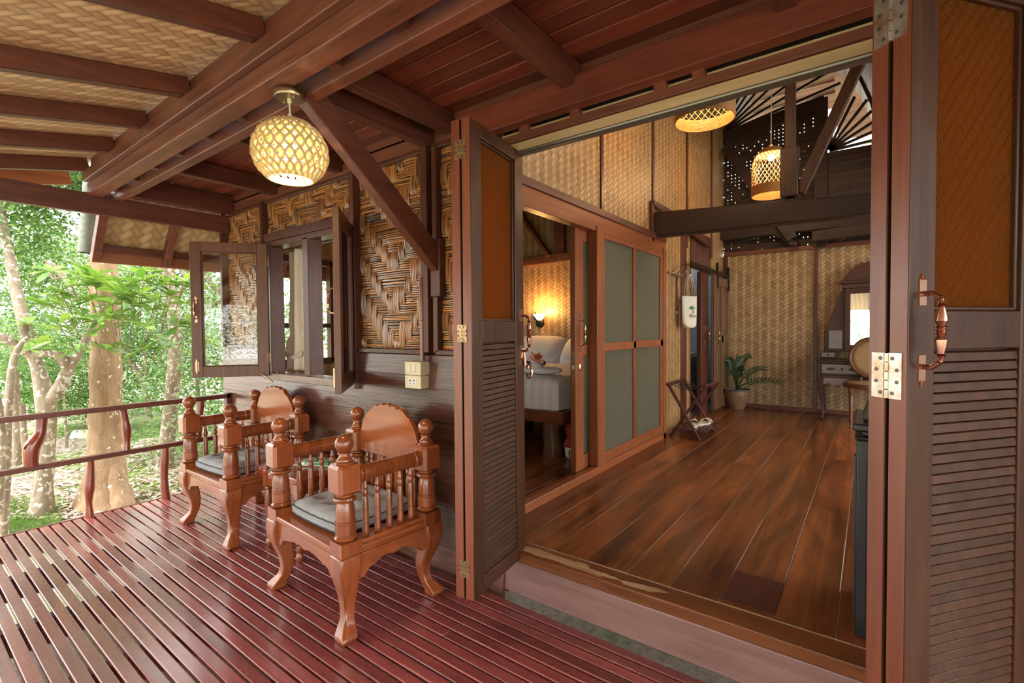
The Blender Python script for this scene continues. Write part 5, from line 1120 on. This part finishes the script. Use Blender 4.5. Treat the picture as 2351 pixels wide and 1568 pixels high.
for (u,v,d) in wh:
    c0 = at(u+q.uniform(-8,8), v+q.uniform(-8,8), d+q.uniform(-.25,.25))-base; mid = c0.lerp(root, .35)+Vector((q.uniform(-.1,.1),q.uniform(-.1,.1),-.12)); st = MB(); sts.append(st); st.tube([c0.lerp(root,.22)+Vector((0,0,-.05)), c0.lerp(root,.1)+Vector((0,0,-.03)), c0], [.005,.004,.003], 5)
    ax = Vector((q.uniform(-.4,.4),q.uniform(-.4,.4),1)).normalized(); s0 = ax.cross(Vector((1,0,0))).normalized(); s1 = ax.cross(s0)
    n = q.randint(11,15)
    for k in range(n):
        a = 2*PI*k/n*1.62+q.uniform(-.2,.2); el = q.uniform(-.15,.75); dr = ((s0*math.cos(a)+s1*math.sin(a))*math.cos(el)+ax*math.sin(el)); L = q.uniform(.13,.21); sd_ = dr.cross(ax).normalized(); W_ = L*.17; dn = Vector((0,0,-1))
        p = [c0, c0+dr*L*.35+sd_*W_*.8, c0+dr*L*.7+sd_*W_+dn*L*.06, c0+dr*L+dn*L*.16, c0+dr*L*.7-sd_*W_+dn*L*.06, c0+dr*L*.35-sd_*W_*.8, c0+dr*L*.5+dn*L*.05]
        lv.add(p, [(0,1,6),(1,2,6),(2,3,6),(3,4,6),(4,5,6),(5,0,6)])
lv.build('broad_leaves', LF3, t)
for s_ in sts[:60]: s_.build('twig', BK3, t, smooth=True)
def bush(label, crown, n, size, mat, seed, name='bush', group=None):
    return tree(name, label, 'bush', [], crown, n, size, None, mat, seed, group)
bush('dense green bush behind the slim pale tree', [(430,900,9,.8),(470,820,9,.9),(400,800,9.5,.9),(330,850,10,.9),(500,760,9.5,.9),(360,740,10,.9),(450,720,9.6,.8)], 15000, .075, LF1, 21)
bush('deep green bush filling the gap behind the spotted trunk', [(300,800,10.5,1.1),(260,880,10,.8),(180,850,10,.9),(190,740,11,1.1),(120,790,10.5,1),(320,900,10,.6)], 14000, .085, LF2, 22)
bush('light green undergrowth behind the forked tree', [(60,850,7.6,.65),(140,880,8,.6),(20,900,7,.5),(170,930,8.6,.4),(90,920,7.6,.35),(30,780,8,.7),(120,820,8.4,.6)], 12000, .07, LF1, 23)
bush('yellowish green bush under the side overhang', [(300,720,9.5,.8),(250,660,10,.8),(340,650,10,.6),(200,600,10.5,.8)], 9000, .08, LF3, 24)
bush('green tree crown filling the sky below the eave', [(60,560,9.5,.9),(10,620,9,1),(110,640,10,1),(20,500,9,.6),(170,650,10.5,.8),(100,520,10.5,.4),(220,590,11,.6)], 6500, .085, LF1, 25, 'tree_crown')
bush('dark green tree crown showing between the barge board and the eave beam', [(30,430,8,.5),(110,410,9,.6),(180,430,9.5,.5),(210,470,10,.25),(60,400,8.5,.5)], 4500, .08, LF2, 26, 'tree_crown')
for i, (x, y, r, lb) in enumerate(((-8.2,5.5,1.5,'bright bush seen through the open window'),(-9,8.6,1.9,'tall leafy mass seen deep through the bedroom window'),(-7.6,3.4,1.2,'low bush beside the house gable'))):
    t = thing('bush', lb, 'bush', (x,y,-.5)); foliage('foliage', t, [(0,0,1.3,r,r,1.7),(.3,.8,2.4,r*.8,r*.8,1.3),(-.3,-.5,.6,r,r,.9)], 9000, .085, LF1 if i != 1 else LF3, 40+i)
for i, (x, y, r, lb) in enumerate(((-3,-9,2.6,'leafy tree in the garden facing the veranda'),(2.5,-9.5,2.6,'leafy tree facing the door opening'),(-9.5,-6,2.8,'leafy tree past the open end of the veranda'),(7,-8,2.8,'leafy tree beyond the near end of the veranda'))):
    t = thing('garden_tree', lb, 'tree', (x,y,-.5)); foliage('foliage', t, [(0,0,2.0,r,r*.6,1.9),(1.2,.3,1.2,r*.7,r*.6,1.3),(-1.3,.3,1.4,r*.7,r*.6,1.4)], 6500, .14, LF1, 60+i); MB().tube([(0,0,-.1),(.1,0,1.2),(0,.1,2.4)], [.16,.12,.08], 10).build('trunk', BK3, t, smooth=True)
for i, (x, y, lb) in enumerate(((-3.5,13.5,'green foliage showing through the gable vent slats'),(1,13.5,'foliage outside the gable vent beside the vault'))):
    t = thing('garden_tree', lb, 'tree', (x,y,-.5)); foliage('foliage', t, [(0,0,4.5,2.2,1,1.3),(0,0,3.0,2.2,1,1.3)], 6500, .14, LF2, 70+i); MB().tube([(0,0,-.1),(.1,0,3),(0,.1,6.4)], [.16,.12,.08], 10).build('trunk', BK3, t, smooth=True)
# low wall, litter bags, ground stuff
o = MB(); 
for k in range(7):
    a = at(110+k*60, 985-k*6, 11.5); b = at(166+k*60, 979-k*6, 11.5); o.bar(a, b, .25, .16); o.bar(a+Vector((0,0,.19)), b+Vector((.02,0,.19)), .25, .16)
o = o.build('stone_wall', flat('mossy_grey_stone', (.26,.27,.25), .9, .25, 6, .4), bevel=.02); tag(o, 'low grey stone retaining wall half hidden behind the bushes', 'wall')
for i, (u, v, lb) in enumerate(((180,1022,'white rubbish bag lying behind the railing'),(196,1018,'yellowish white bag lying against the spotted trunk'))):
    mb = MB(); p = at(u,v,8.0); mb.grid(lambda a, b: (.16*math.cos(a*2*PI)*(1-b)**.5*(1+.2*math.sin(a*19)), .11*math.sin(a*2*PI)*(1-b)**.5, .11*math.sin(b*PI/2)*(1+.15*math.sin(a*31))), 24, 8, closeu=True); o = mb.build('rubbish_bag', flat('crumpled_white_plastic', (.75,.72,.70) if i == 0 else (.72,.70,.5), .5), smooth=True); o.location = p; o.location.z = gz(p.x, p.y)+.0; o['label'] = lb; o['category'] = 'bag'
def scatter(name, label, n, mat, size, area, seed, up_=False):
    q = np.random.default_rng(seed); V = []; F = []
    for i in range(n):
        u, v = q.uniform(*area[0]), q.uniform(*area[1]); d = (Vector(at(u,v,1))-CAM); tt = (-.56-1.25)/d.z; p = CAM+d*tt
        z = gz(p.x, p.y)+.012; a = q.uniform(0,6.28); L = size*q.uniform(.6,1.3); k = len(V)
        if up_:
            V += [(p.x-.006,p.y,z-.02),(p.x+.006,p.y,z-.02),(p.x+L*.3*math.cos(a),p.y+L*.3*math.sin(a),z+L)]; F.append((k,k+1,k+2))
        else:
            c_, s_ = math.cos(a)*L, math.sin(a)*L; V += [(p.x-c_,p.y-s_,z),(p.x+s_*.4,p.y-c_*.4,z+L*q.uniform(0,.5)),(p.x+c_,p.y+s_,z),(p.x-s_*.4,p.y+c_*.4,z+L*q.uniform(0,.4))]; F.append((k,k+1,k+2,k+3))
    mb = MB(); mb.add(V, F); o = mb.build(name, mat); o['kind'] = 'stuff'; o['label'] = label; o['category'] = 'leaf litter' if not up_ else 'grass'
lit = Mat('dry_leaf', .8); lit.col(lit.ramp(lit.isl(), [(0,(.24,.16,.11)),(.5,(.60,.48,.37)),(1,(.82,.75,.66))]))
scatter('leaf_litter', 'dry fallen leaves covering the ground behind the railing', 9000, lit, .035, ((-40,620),(985,1200)), 5)
scatter('grass', 'short green grass patches below the deck edge and near the stone wall', 5000, LF3, .05, ((-20,140),(1150,1240)), 6, True)
scatter('grass_strip', 'strip of green grass along the foot of the low stone wall', 4000, LF3, .07, ((130,420),(960,1015)), 7, True)
